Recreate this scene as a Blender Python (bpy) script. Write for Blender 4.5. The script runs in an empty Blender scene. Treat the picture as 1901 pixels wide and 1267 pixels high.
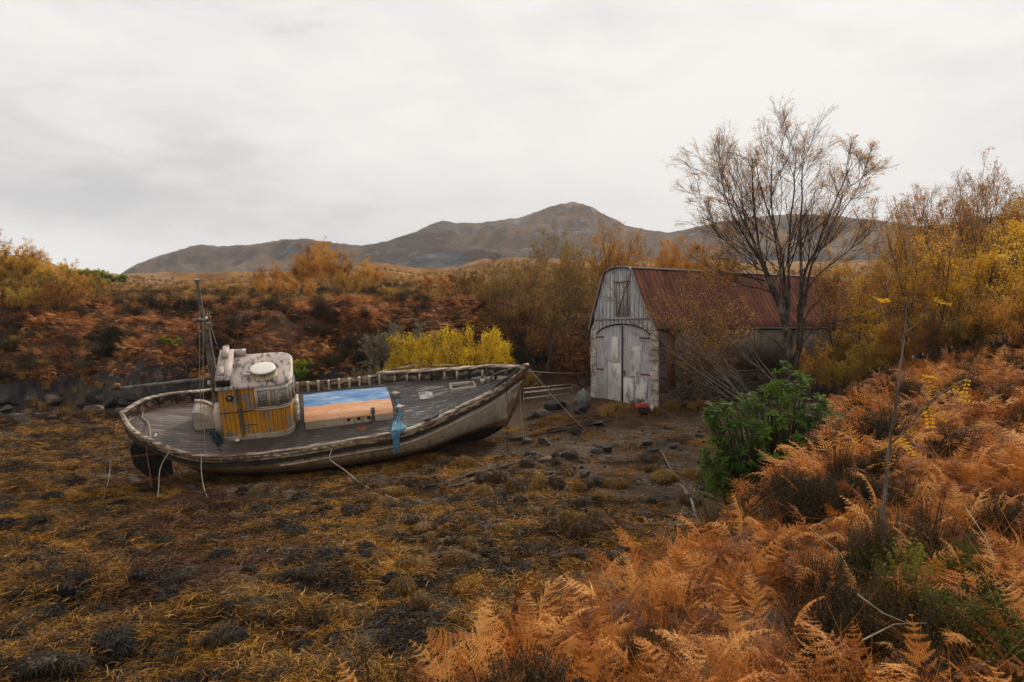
import bpy, math, random
import numpy as np
from mathutils import Matrix, Vector, Euler
PI = math.pi; R = math.radians
sc = bpy.context.scene; COL = sc.collection

# ------------------------------------------------------------------ camera
EYE = 4.3; FPX = 1267.0; CX = 950.5; HZ = 605.0
cam = bpy.data.cameras.new('camera'); cam.sensor_width = 36; cam.lens = 36*FPX/1901
cam.shift_y = -(633.5-HZ)/1901; cam.clip_start = .05; cam.clip_end = 20000
co = bpy.data.objects.new('camera', cam); COL.objects.link(co)
co.location = (0, 0, EYE); co.rotation_euler = (R(90), 0, 0); sc.camera = co
cam.dof.use_dof = False
# ------------------------------------------------------------------ exposure
sc.view_settings.view_transform = 'Standard'; sc.view_settings.look = 'None'
sc.view_settings.exposure = 0.62; sc.view_settings.gamma = 1
SUN_EL, SUN_AZ = R(36), R(28)      # azimuth: clockwise from +Y
# ------------------------------------------------------------------ node helper
class NT:
    def __init__(s, tree): s.t = tree; s.n = tree.nodes; s.l = tree.links
    def new(s, kind, **kw):
        n = s.n.new(kind)
        for k, v in kw.items(): setattr(n, k, v)
        return n
    def put(s, sock, v):
        if v is None: return
        if hasattr(v, 'is_output') or isinstance(v, bpy.types.NodeSocket): s.l.new(v, sock)
        elif isinstance(v, (tuple, list)):
            v = tuple(v)
            sock.default_value = v+(1,) if (len(v) == 3 and len(sock.default_value) == 4) else v
        else: sock.default_value = v
    def math(s, op, a, b=0.0, c=None, clamp=False):
        n = s.new('ShaderNodeMath', operation=op, use_clamp=clamp); s.put(n.inputs[0], a); s.put(n.inputs[1], b)
        if c is not None: s.put(n.inputs[2], c)
        return n.outputs[0]
    def mix(s, f, a, b, mode='MIX'):
        n = s.new('ShaderNodeMix', data_type='RGBA', blend_type=mode)
        s.put(n.inputs[0], f); s.put(n.inputs[6], a); s.put(n.inputs[7], b); return n.outputs[2]
    def coord(s, k='Object'): return s.new('ShaderNodeTexCoord').outputs[k]
    def pos(s): return s.new('ShaderNodeNewGeometry').outputs['Position']
    def mapv(s, v, sc_=(1, 1, 1), loc=(0, 0, 0), rot=(0, 0, 0)):
        n = s.new('ShaderNodeMapping'); s.put(n.inputs[0], v); n.inputs['Scale'].default_value = sc_
        n.inputs['Location'].default_value = loc; n.inputs['Rotation'].default_value = rot; return n.outputs[0]
    def noise(s, v, scale=5, detail=4, rough=.55, dist=0.0, out=0):
        n = s.new('ShaderNodeTexNoise'); s.put(n.inputs['Vector'], v); n.inputs['Scale'].default_value = scale
        n.inputs['Detail'].default_value = detail; n.inputs['Roughness'].default_value = rough
        n.inputs['Distortion'].default_value = dist; return n.outputs[out]
    def vor(s, v, scale=5, feat='F1', out='Distance', rand=1.0):
        n = s.new('ShaderNodeTexVoronoi', feature=feat); s.put(n.inputs['Vector'], v)
        n.inputs['Scale'].default_value = scale; n.inputs['Randomness'].default_value = rand; return n.outputs[out]
    def step(s, v, lo, hi):
        n = s.new('ShaderNodeMapRange', clamp=True, interpolation_type='SMOOTHSTEP'); s.put(n.inputs[0], v)
        n.inputs[1].default_value = lo; n.inputs[2].default_value = hi; return n.outputs[0]
    def ramp(s, f, stops):
        n = s.new('ShaderNodeValToRGB'); e = n.color_ramp.elements
        while len(e) < len(stops): e.new(.5)
        for i, (p, c) in enumerate(stops):
            e[i].position = p; e[i].color = (c[0], c[1], c[2], 1) if not isinstance(c, (int, float)) else (c, c, c, 1)
        s.put(n.inputs[0], f); return n.outputs[0]
    def sep(s, v):
        n = s.new('ShaderNodeSeparateXYZ'); s.put(n.inputs[0], v); return n.outputs
    def attr(s, name, out='Color'):
        n = s.new('ShaderNodeAttribute'); n.attribute_name = name; return n.outputs[out]
    def rnd(s): return s.new('ShaderNodeObjectInfo').outputs['Random']
    def bump(s, h, strength=.5, dist=.02):
        n = s.new('ShaderNodeBump'); s.put(n.inputs['Height'], h); n.inputs['Strength'].default_value = strength
        n.inputs['Distance'].default_value = dist; return n.outputs[0]
def material(name, fn):
    m = bpy.data.materials.new(name); m.use_nodes = True; t = NT(m.node_tree); t.n.clear()
    o = t.new('ShaderNodeOutputMaterial'); p = t.new('ShaderNodeBsdfPrincipled'); t.l.new(p.outputs[0], o.inputs[0])
    r = fn(t) or {}
    for k, v in r.items():
        if k == 'translucent': continue
        t.put(p.inputs[{'color': 'Base Color', 'rough': 'Roughness', 'metal': 'Metallic', 'normal': 'Normal', 'spec': 'Specular IOR Level', 'alpha': 'Alpha'}.get(k, k)], v)
    if 'translucent' in r:
        tr = t.new('ShaderNodeBsdfTranslucent'); t.put(tr.inputs[0], r['color'])
        mx = t.new('ShaderNodeMixShader'); mx.inputs[0].default_value = r['translucent']
        t.l.new(p.outputs[0], mx.inputs[1]); t.l.new(tr.outputs[0], mx.inputs[2]); t.l.new(mx.outputs[0], o.inputs[0])
    return m
# ------------------------------------------------------------------ world: overcast sky
w = bpy.data.worlds.new('World'); sc.world = w; w.use_nodes = True
t = NT(w.node_tree); t.n.clear()
wo = t.new('ShaderNodeOutputWorld'); bg = t.new('ShaderNodeBackground'); t.l.new(bg.outputs[0], wo.inputs[0]); bg.inputs[1].default_value = .1
sky = t.new('ShaderNodeTexSky', sky_type='NISHITA', sun_disc=False); sky.sun_elevation = SUN_EL; sky.sun_rotation = SUN_AZ
gen = t.coord('Generated'); dx, dy, dz = t.sep(gen)
zz = t.math('MAXIMUM', dz, 0.0)
den = t.math('ADD', zz, .22)
cmb = t.new('ShaderNodeCombineXYZ'); t.put(cmb.inputs[0], t.math('DIVIDE', dx, den)); t.put(cmb.inputs[1], t.math('DIVIDE', dy, den))
cv = cmb.outputs[0]
el = t.math('ARCSINE', dz); az = t.math('ARCTAN2', dx, dy)          # picture-free: elevation and compass angle of the direction
cb = t.new('ShaderNodeCombineXYZ'); t.put(cb.inputs[0], az); t.put(cb.inputs[1], t.math('MULTIPLY', el, 2.6)); av = cb.outputs[0]
n1 = t.noise(t.mapv(cv, (.55, .9, 1), (3.1, 1.7, 0)), 1.0, 5, .5, .6)
n2 = t.noise(t.mapv(av, (1.6, 1.7, 1), (2.3, 2.2, 0)), 2.9, 9, .62, .25)
cl = t.math('ADD', t.math('MULTIPLY', n1, .35), t.math('MULTIPLY', n2, .65))
def lobe(a_, e_, wa, we, lo=1.0):
    x = t.math('DIVIDE', t.math('SUBTRACT', az, R(a_)), R(wa)); y = t.math('DIVIDE', t.math('SUBTRACT', el, R(e_)), R(we))
    d2 = t.math('ADD', t.math('MULTIPLY', x, x), t.math('MULTIPLY', y, y)); return t.math('POWER', 2.718, t.math('MULTIPLY', d2, -1.0))
def addf(f, l, k): return t.math('ADD', f, t.math('MULTIPLY', l, k))
f = t.math('ADD', .5, t.math('MULTIPLY', t.math('SUBTRACT', cl, .5), 1.25))
f = addf(f, lobe(24, 12, 20, 12), .30); f = addf(f, lobe(-12, 15, 7, 4), .16); f = addf(f, lobe(8, 22, 40, 30), .06)
f = addf(f, lobe(-28, 8.5, 20, 4.2), -.17); f = addf(f, lobe(-34, 20, 10, 6), -.02); f = addf(f, lobe(33, 15, 7, 5), -.20); f = addf(f, lobe(-33, 4.2, 10, 2.2), .20); f = addf(f, lobe(0, 7.5, 12, 2.5), -.04)
cloud = t.ramp(f, [(.20, (.36, .358, .366)), (.34, (.475, .467, .462)), (.44, (.58, .565, .548)), (.55, (.625, .605, .582)), (.70, (.68, .66, .63))])
c10 = t.new('ShaderNodeVectorMath', operation='SCALE'); t.put(c10.inputs[0], cloud); c10.inputs['Scale'].default_value = 10
gap = t.step(t.noise(t.mapv(cv, (1, 1, 1), (1.3, 5.2, 0)), 1.6, 4, .5, .5), .72, .80)
t.put(bg.inputs[0], t.mix(t.math('MULTIPLY', gap, .5), c10.outputs[0], sky.outputs[0]))
# ------------------------------------------------------------------ sun
sl = bpy.data.lights.new('sun', 'SUN'); sl.energy = 2.6; sl.angle = R(10); sl.color = (1, .90, .76)
so = bpy.data.objects.new('sun', sl); COL.objects.link(so)
sd = Vector((math.sin(SUN_AZ)*math.cos(SUN_EL), math.cos(SUN_AZ)*math.cos(SUN_EL), math.sin(SUN_EL)))
so.rotation_euler = sd.to_track_quat('Z', 'Y').to_euler(); so.location = sd*40

# ------------------------------------------------------------------ thin autumn haze
def box_mesh(name, a, b):
    me = bpy.data.meshes.new(name); V = [(x, y, z) for z in (a[2], b[2]) for y in (a[1], b[1]) for x in (a[0], b[0])]
    me.from_pydata(V, [], [(0, 2, 3, 1), (4, 5, 7, 6), (0, 1, 5, 4), (2, 6, 7, 3), (0, 4, 6, 2), (1, 3, 7, 5)]); return me
hz = bpy.data.objects.new('haze', box_mesh('haze', (-7000, -1000, -60), (7000, 4600, 640))); COL.objects.link(hz); hz['kind'] = 'stuff'; hz['label'] = 'thin pale haze over the moor and mountains'; hz['category'] = 'haze'
mh = bpy.data.materials.new('haze_air'); mh.use_nodes = True; th = NT(mh.node_tree); th.n.clear(); oh = th.new('ShaderNodeOutputMaterial'); ph = th.new('ShaderNodeVolumePrincipled')
ph.inputs['Density'].default_value = .00019; ph.inputs['Color'].default_value = (.90, .93, 1, 1); th.l.new(ph.outputs[0], oh.inputs['Volume']); hz.data.materials.append(mh)
# ------------------------------------------------------------------ numpy noise
def _h(ix, iy, s):
    n = (ix.astype(np.int64)*374761393 + iy.astype(np.int64)*668265263 + s*1442695041) & 0xffffffff
    n = ((n ^ (n >> 13))*1274126177) & 0xffffffff; n = n ^ (n >> 16); return (n & 0xffff)/65535.0
def vn(x, y, s=0):
    x = np.asarray(x, float); y = np.asarray(y, float); ix = np.floor(x); iy = np.floor(y); fx = x-ix; fy = y-iy
    fx = fx*fx*(3-2*fx); fy = fy*fy*(3-2*fy)
    a = _h(ix, iy, s); b = _h(ix+1, iy, s); c = _h(ix, iy+1, s); d = _h(ix+1, iy+1, s)
    return (a+(b-a)*fx)*(1-fy)+(c+(d-c)*fx)*fy
def fbm(x, y, s=0, o=4, g=.5):
    v = 0; a = 1; tot = 0
    for i in range(o):
        v = v+a*(vn(x*2**i+i*7.3, y*2**i+i*3.1, s+i)-.5); tot += a; a *= g
    return v/tot*2
def ss(x, a, b):
    q = np.clip((np.asarray(x, float)-a)/(b-a), 0, 1); return q*q*(3-2*q)
# ------------------------------------------------------------------ terrain height
SKY_PX = [-900, 0, 60, 105, 130, 230, 400, 560, 660, 720, 780, 850, 900, 960, 1100, 1500, 1901, 2800]
SKY_RW = [470, 474, 480, 497, 508, 514, 513, 508, 493, 492, 505, 500, 486, 482, 490, 490, 480, 480]
CRY = [-8, -2, 0, 2.5, 3.2, 4.2, 5.5, 6.2, 8, 10, 15, 18, 22, 26, 30, 60]
CRX = [-4, -2.6, -1.6, -.62, -.32, -.02, .85, 2.0, 2.97, 4.65, 7.9, 10.6, 14, 18, 22, 50]
def beach(X, Y):
    b = np.clip(.062*(X+7), -.2, .55)+.02*np.clip(Y-22, 0, 12)
    wd = np.exp(-((X-7)**2+(Y-31)**2)/(2*4.2**2)); b = b*(1-wd)+.95*wd
    return b
def moor(X, Y):
    Ys = np.maximum(Y, 1); px = CX+FPX*X/Ys; sk = np.interp(px, SKY_PX, SKY_RW)
    k = np.exp(-np.clip(Ys-45, 0, 1e9)/55); row = sk+(567-sk)*k
    z = EYE+(HZ-row)/FPX*Ys
    z = z+fbm(X/14, Y/14, 5, 4)*np.clip(Ys*.013, 0, 2.6)*ss(Ys, 38, 60)
    return z-ss(Ys, 330, 420)*30
def bank_d(X, Y): return (X-np.interp(Y, CRY, CRX))*.75+fbm(X/1.7, Y/1.7, 31, 2)*.18
def back_d(X, Y):
    yb = np.interp(X, [-60, -24, -12, -2, 4, 16, 40], [30, 33.5, 33, 33.5, 37.5, 46, 60])+fbm(X/3.2, Y*0+.5, 11, 3)*1.7*np.clip((2-X)/4, .25, 1)
    return Y-yb
def ground_h(X, Y, fine=True):
    X = np.asarray(X, float); Y = np.asarray(Y, float)
    b = beach(X, Y)
    d = back_d(X, Y); g = np.clip((X+1)/5, 0, 1)
    p1 = np.interp(d, [-.7, 0, .35, 1.0, 3, 6, 12], [0, .06, .27, .36, .60, .86, 1]); p2 = ss(d, -3, 10)
    p = p1*(1-g)+p2*g
    h = b+(moor(X, Y)-b)*p
    cl = ss(d, .2, 2)*ss(14-d, 0, 6)*(1-g)
    h = h+cl*(fbm(X/2.7, Y/2.7, 21, 3)*1.5)
    e = bank_d(X, Y); wdt = 1.7+np.clip(Y-14, 0, 30)*.42
    S = ss(e, -wdt, .1+.02*wdt)
    top = 2.2+.04*np.clip(e, 0, 20)+.3*np.clip(e, 0, 4)*np.clip((Y-6)/14, 0, 1)+.05*np.clip(Y-8, 0, 40)+.12*np.clip(4-Y, 0, 5)
    h = h+S*np.clip(top-h, 0, 9)
    if fine:
        bm = (1-S)*(1-ss(d, -.6, .2))
        wet = ss(X+.55*(Y-14), 3.5, -1.5)              # seaweed side
        lump = np.abs(fbm(X/.9, Y/.62, 41, 4, .55)); r2 = fbm(X/.33, Y/.24, 45, 3)
        big = np.clip(fbm(X/1.9, Y/1.4, 48, 2)-.18, 0, 1)
        h = h+bm*(wet*(lump*.30+r2*.04+big*.55-.10)+(1-wet)*(fbm(X/1.5, Y/1.2, 51, 3)*.05+fbm(X/.25, Y/.2, 52, 3)*.03))
        rk = ss(d, -.5, .1)*(1-ss(d, .9, 2.2))*(1-g)
        h = h+rk*(fbm(X/.9, Y/.9, 61, 4, .6)*.55)
        h = h+(S+(1-S)*ss(d, 2, 5))*fbm(X/.8, Y/.8, 71, 3)*.12*(Y < 60)
        h = h-.45*np.exp(-(((X+5.2)/5.6)**2+((Y-20.2-.29*(X+5.2))/1.5)**2))*0.35
    return h
def gh(x, y): return float(ground_h(np.array([x]), np.array([y]))[0])
def at(px, row, Y): return Vector(((px-CX)/FPX*Y, Y, EYE-(row-HZ)/FPX*Y))
# ------------------------------------------------------------------ mesh helpers
def mesh_np(name, V, F, mats, mat_idx=None, smooth=False, attrs=None, uvs=None):
    """F: list of int arrays (n,k)"""
    if isinstance(F, np.ndarray): F = [F]
    F = [np.asarray(f, np.int64) for f in F if len(f)]
    me = bpy.data.meshes.new(name); V = np.asarray(V, np.float32)
    nl = sum(f.size for f in F); nf = sum(len(f) for f in F)
    me.vertices.add(len(V)); me.vertices.foreach_set('co', V.ravel())
    me.loops.add(nl); me.loops.foreach_set('vertex_index', np.concatenate([f.ravel() for f in F]).astype(np.int32))
    tot = np.concatenate([np.full(len(f), f.shape[1]) for f in F]); st = np.concatenate([[0], np.cumsum(tot)[:-1]])
    me.polygons.add(nf); me.polygons.foreach_set('loop_start', st.astype(np.int32)); me.polygons.foreach_set('loop_total', tot.astype(np.int32))
    if smooth: me.polygons.foreach_set('use_smooth', np.ones(nf, bool))
    for m in (mats if isinstance(mats, (list, tuple)) else [mats]): me.materials.append(m)
    if mat_idx is not None: me.polygons.foreach_set('material_index', np.asarray(mat_idx, np.int32))
    me.update(calc_edges=True)
    for k, a in (attrs or {}).items():
        a = np.asarray(a, np.float32)
        if a.ndim == 1: at_ = me.attributes.new(k, 'FLOAT', 'POINT'); at_.data.foreach_set('value', a)
        else: at_ = me.attributes.new(k, 'FLOAT_COLOR', 'POINT'); at_.data.foreach_set('color', np.ascontiguousarray(a).ravel())
    return me
class MB:
    def __init__(s): s.V = []; s.F = {}; s.n = 0; s.M = {}
    def add(s, V, F, m=0):
        V = np.asarray(V, float).reshape(-1, 3); F = np.asarray(F, int)
        s.F.setdefault(F.shape[1], []).append(F+s.n); s.M.setdefault(F.shape[1], []).append(np.full(len(F), m)); s.V.append(V); s.n += len(V)
    def box(s, x0, x1, y0, y1, z0, z1, M=None, m=0, taper=0):
        V = np.array([[x, y, z] for z in (z0, z1) for y in (y0, y1) for x in (x0, x1)], float)
        if taper:
            c = V.mean(0); V[4:, :2] = c[:2]+(V[4:, :2]-c[:2])*(1-taper)
        if M is not None: V = V@np.array(M.to_3x3()).T+np.array(M.translation)
        s.add(V, [[0, 2, 3, 1], [4, 5, 7, 6], [0, 1, 5, 4], [2, 6, 7, 3], [0, 4, 6, 2], [1, 3, 7, 5]], m)
    def tube(s, P, r, k=6, m=0, cap=True):
        P = np.asarray(P, float); n = len(P); r = np.broadcast_to(np.asarray(r, float), (n,))
        T = np.gradient(P, axis=0); T /= np.linalg.norm(T, axis=1)[:, None]+1e-9
        ref = np.array([0, 0, 1.]) if abs(T[0, 2]) < .8 else np.array([1., 0, 0]); U = []
        u = ref-T[0]*(ref@T[0]); u /= np.linalg.norm(u)
        for i in range(n):
            u = u-T[i]*(u@T[i]); u /= np.linalg.norm(u)+1e-9; U.append(u.copy())
        U = np.array(U); W = np.cross(T, U); a = np.arange(k)/k*2*PI
        V = P[:, None]+r[:, None, None]*(np.cos(a)[None, :, None]*U[:, None]+np.sin(a)[None, :, None]*W[:, None])
        i = np.arange(n-1)[:, None]*k; j = np.arange(k)[None]; jn = (j+1) % k
        F = np.stack([i+j, i+jn, i+k+jn, i+k+j], -1).reshape(-1, 4); s.add(V.reshape(-1, 3), F, m)
        if cap: s.add(V[0], [list(range(k))[::-1]], m); s.add(V[-1], [list(range(k))], m)
    def cyl(s, c, r, h, k=20, r2=None, m=0, axis=(0, 0, 1)):
        c = np.array(c, float); ax = np.array(axis, float); ax /= np.linalg.norm(ax)
        s.tube([c, c+ax*h], [r, r if r2 is None else r2], k, m)
    def lathe(s, prof, c=(0, 0, 0), k=24, m=0):
        prof = np.array(prof, float); a = np.arange(k)/k*2*PI; n = len(prof)
        V = np.stack([prof[:, 0][:, None]*np.cos(a), prof[:, 0][:, None]*np.sin(a), np.repeat(prof[:, 1][:, None], k, 1)], -1)+np.array(c)
        i = np.arange(n-1)[:, None]*k; j = np.arange(k)[None]; jn = (j+1) % k
        s.add(V.reshape(-1, 3), np.stack([i+j, i+jn, i+k+jn, i+k+j], -1).reshape(-1, 4), m)
    def grid(s, G, m=0, flip=False):
        G = np.asarray(G, float); a, b = G.shape[:2]; i = np.arange(a-1)[:, None]*b; j = np.arange(b-1)[None]
        F = np.stack([i+j, i+j+1, i+b+j+1, i+b+j], -1).reshape(-1, 4)
        s.add(G.reshape(-1, 3), F[:, ::-1] if flip else F, m)
    def mesh(s, name, mats, smooth=False, attrs=None):
        V = np.concatenate(s.V); ks = sorted(s.F); F = [np.concatenate(s.F[k]) for k in ks]; M = np.concatenate([np.concatenate(s.M[k]) for k in ks])
        return mesh_np(name, V, F, mats, M, smooth, attrs)
def link(name, data, parent=None, loc=None, rot=None, scale=None):
    o = bpy.data.objects.new(name, data); COL.objects.link(o)
    if parent: o.parent = parent
    if loc is not None: o.location = loc
    if rot is not None: o.rotation_euler = rot
    if scale is not None: o.scale = (scale,)*3 if isinstance(scale, (int, float)) else scale
    return o
def tag(o, label=None, cat=None, group=None, kind=None):
    if label: o['label'] = label
    if cat: o['category'] = cat
    if group: o['group'] = group
    if kind: o['kind'] = kind
    return o
def bevel(o, wd=.01, seg=2):
    md = o.modifiers.new('bevel', 'BEVEL'); md.width = wd; md.segments = seg; md.limit_method = 'ANGLE'; return o
def part(name, mb, mat, parent, smooth=False, bv=0):
    o = link(name, mb.mesh(name, mat, smooth), parent)
    if bv: bevel(o, bv)
    return o
rng = np.random.default_rng(7)
# instanced stuff: points + geometry nodes picking from hidden source meshes
def scatter(name, P, ROT, SC, IDX, sources, label, cat):
    src = bpy.data.collections.new(name+'_kinds')
    for i, me in enumerate(sources):
        ob = bpy.data.objects.new('%s_kind_%02d' % (name, i), me); src.objects.link(ob)
    me = bpy.data.meshes.new(name); me.vertices.add(len(P)); me.vertices.foreach_set('co', np.asarray(P, np.float32).ravel())
    a = me.attributes.new('rot', 'FLOAT_VECTOR', 'POINT'); a.data.foreach_set('vector', np.asarray(ROT, np.float32).ravel())
    a = me.attributes.new('scl', 'FLOAT_VECTOR', 'POINT'); a.data.foreach_set('vector', np.asarray(SC, np.float32).ravel())
    a = me.attributes.new('idx', 'INT', 'POINT'); a.data.foreach_set('value', np.asarray(IDX, np.int32))
    o = link(name, me); ng = bpy.data.node_groups.new(name, 'GeometryNodeTree')
    ng.interface.new_socket('Geometry', in_out='INPUT', socket_type='NodeSocketGeometry'); ng.interface.new_socket('Geometry', in_out='OUTPUT', socket_type='NodeSocketGeometry')
    N = ng.nodes; gi = N.new('NodeGroupInput'); go = N.new('NodeGroupOutput'); ip = N.new('GeometryNodeInstanceOnPoints'); ci = N.new('GeometryNodeCollectionInfo')
    ci.inputs[0].default_value = src; ci.inputs['Separate Children'].default_value = True; ci.inputs['Reset Children'].default_value = True
    L = ng.links; L.new(gi.outputs[0], ip.inputs['Points']); L.new(ci.outputs[0], ip.inputs['Instance']); ip.inputs['Pick Instance'].default_value = True
    for nm, ty, sk in (('rot', 'FLOAT_VECTOR', 'Rotation'), ('scl', 'FLOAT_VECTOR', 'Scale'), ('idx', 'INT', 'Instance Index')):
        na = N.new('GeometryNodeInputNamedAttribute'); na.data_type = ty; na.inputs['Name'].default_value = nm
        L.new(na.outputs['Attribute'], ip.inputs[sk])
    L.new(ip.outputs[0], go.inputs[0]); md = o.modifiers.new('scatter', 'NODES'); md.node_group = ng
    tag(o, label, cat, kind='stuff'); return o
# ================================================================== SETTING
def m_ground(t):
    p = t.pos(); z = t.attr('zone'); r, g, b = (lambda q: (q.outputs[0], q.outputs[1], q.outputs[2]))(t.new('ShaderNodeSeparateColor')) if 0 else (None,)*3
    sp = t.new('ShaderNodeSeparateColor'); t.put(sp.inputs[0], z); weed, veg, rock = sp.outputs[0], sp.outputs[1], sp.outputs[2]
    pn = t.mapv(p, (1, 1, .4))
    a = t.noise(pn, 1.1, 6, .6, .4); b = t.noise(t.mapv(p, (3, 9, 3), rot=(0, 0, .35)), 2.2, 5, .65, 1.2); c = t.noise(pn, 28, 3, .6)
    # gravel
    vd = t.vor(p, 26, 'F1', 'Color'); vdd = t.vor(p, 26, 'F1', 'Distance')
    vs = t.new('ShaderNodeSeparateColor'); t.put(vs.inputs[0], vd)
    grav = t.ramp(vs.outputs[0], [(0, (.018, .011, .007)), (.45, (.055, .034, .020)), (.8, (.11, .070, .043)), (1, (.26, .20, .15))])
    mud = t.ramp(a, [(.3, (.03, .019, .011)), (.6, (.075, .043, .02)), (.75, (.12, .06, .02))])
    grav = t.mix(t.step(t.noise(p, .9, 5, .65, .5), .42, .56), grav, mud)
    grav = t.mix(t.math('MULTIPLY', t.step(t.noise(p, .4, 4, .6), .5, .62), .5), grav, (.085, .052, .024))
    # seaweed
    sw = t.ramp(b, [(.25, (.010, .008, .005)), (.42, (.040, .024, .007)), (.58, (.12, .066, .010)), (.75, (.22, .125, .018))])
    dk = t.step(a, .40, .60); sw = t.mix(t.math('MULTIPLY', dk, .75), sw, t.ramp(c, [(.3, (.012, .010, .008)), (.7, (.05, .038, .022))]))
    sw = t.mix(t.step(t.noise(p, .23, 3, .5), .56, .68), sw, t.ramp(c, [(.3, (.03, .010, .004)), (.7, (.11, .042, .010))]))
    col = t.mix(weed, grav, sw)
    # vegetated soil / moor
    q = t.noise(t.mapv(p, (1, 1, 1)), .12, 7, .62, .3); q2 = t.noise(p, 3.5, 5, .7)
    mo = t.ramp(t.math('ADD', t.math('MULTIPLY', q, .6), t.math('MULTIPLY', q2, .4)), [(.32, (.045, .026, .014)), (.45, (.16, .075, .024)), (.55, (.27, .135, .038)), (.68, (.36, .19, .06))])
    dirt = t.ramp(q2, [(.3, (.025, .012, .006)), (.6, (.09, .038, .014)), (.75, (.16, .07, .022))])
    far = t.step(t.sep(p)[1], 44, 60)
    col = t.mix(veg, col, t.mix(far, dirt, mo))
    rk = t.ramp(t.noise(t.mapv(p, (1, 1, .35)), 2.4, 8, .7, .6), [(.3, (.006, .005, .005)), (.5, (.024, .020, .018)), (.62, (.065, .055, .048)), (.72, (.26, .23, .20))])
    col = t.mix(rock, col, rk)
    hgt = t.math('ADD', t.math('MULTIPLY', t.math('ADD', b, c), .5), t.math('MULTIPLY', t.math('SUBTRACT', 0, vdd), .8))
    wet = t.step(t.noise(p, 1.7, 3, .5), .55, .7)
    rr = t.math('SUBTRACT', .8, t.math('MULTIPLY', wet, .35)); rr = t.math('MAXIMUM', rr, t.math('MULTIPLY', veg, .9))
    return dict(color=col, rough=rr, normal=t.bump(hgt, .9, .04), spec=t.math('ADD', .06, t.math('MULTIPLY', weed, .3)))
M_ground = material('ground_cover', m_ground)
def fan(us, ys): U, Yv = np.meshgrid(us, ys); return U*Yv, Yv
us = np.concatenate([np.linspace(-2.2, -.86, 70)[:-1], np.linspace(-.86, .86, 900), np.linspace(.86, 2.2, 70)[1:]])
ys = np.concatenate([[.9, 1.3, 1.8], np.geomspace(2.2, 8, 60), 1/np.linspace(1/8.08, 1/46, 330), np.geomspace(46.5, 430, 130)])
X, Y = fan(us, ys); Z = ground_h(X, Y)
# keep the shed footprint dry of lumps
a, b = X.shape; i = np.arange(a-1)[:, None]*b; j = np.arange(b-1)[None]
F = np.stack([i+j, i+j+1, i+b+j+1, i+b+j], -1).reshape(-1, 4)
e = bank_d(X, Y); wdt = 1.7+np.clip(Y-14, 0, 30)*.42; d = back_d(X, Y); g = np.clip((X+1)/5, 0, 1)
veg = np.maximum(ss(e, -wdt*.8, -.2*wdt), np.maximum(ss(d, .5, 2.2)*(1-g), ss(d, -3, 1.5)*np.clip(g*3, 0, 1)));
veg = np.maximum(veg, ss(d, 2, 4))
veg = np.maximum(veg, np.exp(-((X-9)**2+(Y-30)**2)/18)*.9)
weed = np.clip(ss(X+.55*(Y-14)+fbm(X/1.3, Y/1.3, 81, 3)*3, 3.0, .2), 0, 1); rock = ss(d, -1.3, -.3)*(1-ss(d, 1.0, 2.4))*(1-g)*(fbm(X/1.5, Y/.8, 83, 3) > -.25)
V = np.stack([X, Y, Z], -1).reshape(-1, 3)
zone = np.stack([weed, veg, rock, np.ones_like(X)], -1).reshape(-1, 4)
o = link('ground', mesh_np('ground', V, F, M_ground, smooth=True, attrs={'zone': zone})); tag(o, kind='structure')
# ground behind and far beside the camera
xs = np.linspace(-900, 900, 61); yb = np.concatenate([np.linspace(-700, -30, 20), np.linspace(-20, 1.0, 12)]); X2, Y2 = np.meshgrid(xs, yb); Z2 = np.where(np.abs(Y2) < 60, 1.6, 1.6+0*X2)-.2
a, b = X2.shape; i = np.arange(a-1)[:, None]*b; j = np.arange(b-1)[None]; F2 = np.stack([i+j, i+j+1, i+b+j+1, i+b+j], -1).reshape(-1, 4)
zz = np.zeros((X2.size, 4)); zz[:, 1] = 1; zz[:, 3] = 1
tag(link('land', mesh_np('land', np.stack([X2, Y2, Z2], -1).reshape(-1, 3), F2, M_ground, smooth=True, attrs={'zone': zz})), kind='structure')
# ------------------------------------------------------------------ mountain
def m_mtn(t):
    p = t.pos(); nrm = t.new('ShaderNodeNewGeometry').outputs['Normal']; sl = t.math('SUBTRACT', 1, t.sep(nrm)[2])
    a = t.noise(p, .006, 9, .62, .4); b = t.noise(t.mapv(p, (1, 1, 2.2)), .03, 11, .74, .5); c = t.noise(p, .004, 3, .5)
    gr = t.ramp(a, [(.3, (.05, .032, .022)), (.45, (.11, .067, .04)), (.58, (.19, .115, .06)), (.7, (.31, .20, .10))])
    gr = t.mix(t.math('MULTIPLY', t.step(c, .54, .66), .6), gr, (.33, .22, .12))
    rk = t.ramp(b, [(.35, (.030, .032, .042)), (.48, (.085, .088, .10)), (.58, (.22, .215, .215)), (.68, (.38, .36, .34))])
    k = t.step(t.math('ADD', sl, t.math('MULTIPLY', t.math('SUBTRACT', b, .5), 1.5)), .24, .33)
    X_, Y_, Z_ = t.sep(p); gr = t.mix(t.math('MULTIPLY', t.step(Z_, 300, 450), .85), gr, (.56, .43, .30)); k = t.math('MAXIMUM', k, t.math('MULTIPLY', t.step(b, .46, .54), t.math('SUBTRACT', 1, t.step(X_, -900, -250))))  # grass pales with height: summit sunlight painted into the colour
    return dict(color=t.mix(k, gr, rk), rough=.95, spec=.1, normal=t.bump(b, 1.0, 26))
M_mtn = material('mountain_heath', m_mtn)
MP = [-700, -300, 60, 130, 200, 222, 250, 300, 350, 375, 400, 430, 480, 530, 570, 620, 670, 720, 770, 800, 822, 850, 900, 960, 1000, 1040, 1065, 1100, 1125, 1160, 1200, 1240, 1290, 1340, 1400, 1480, 1560, 1640, 1700, 1760, 1820, 1870, 1901, 2100, 2700]
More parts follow.
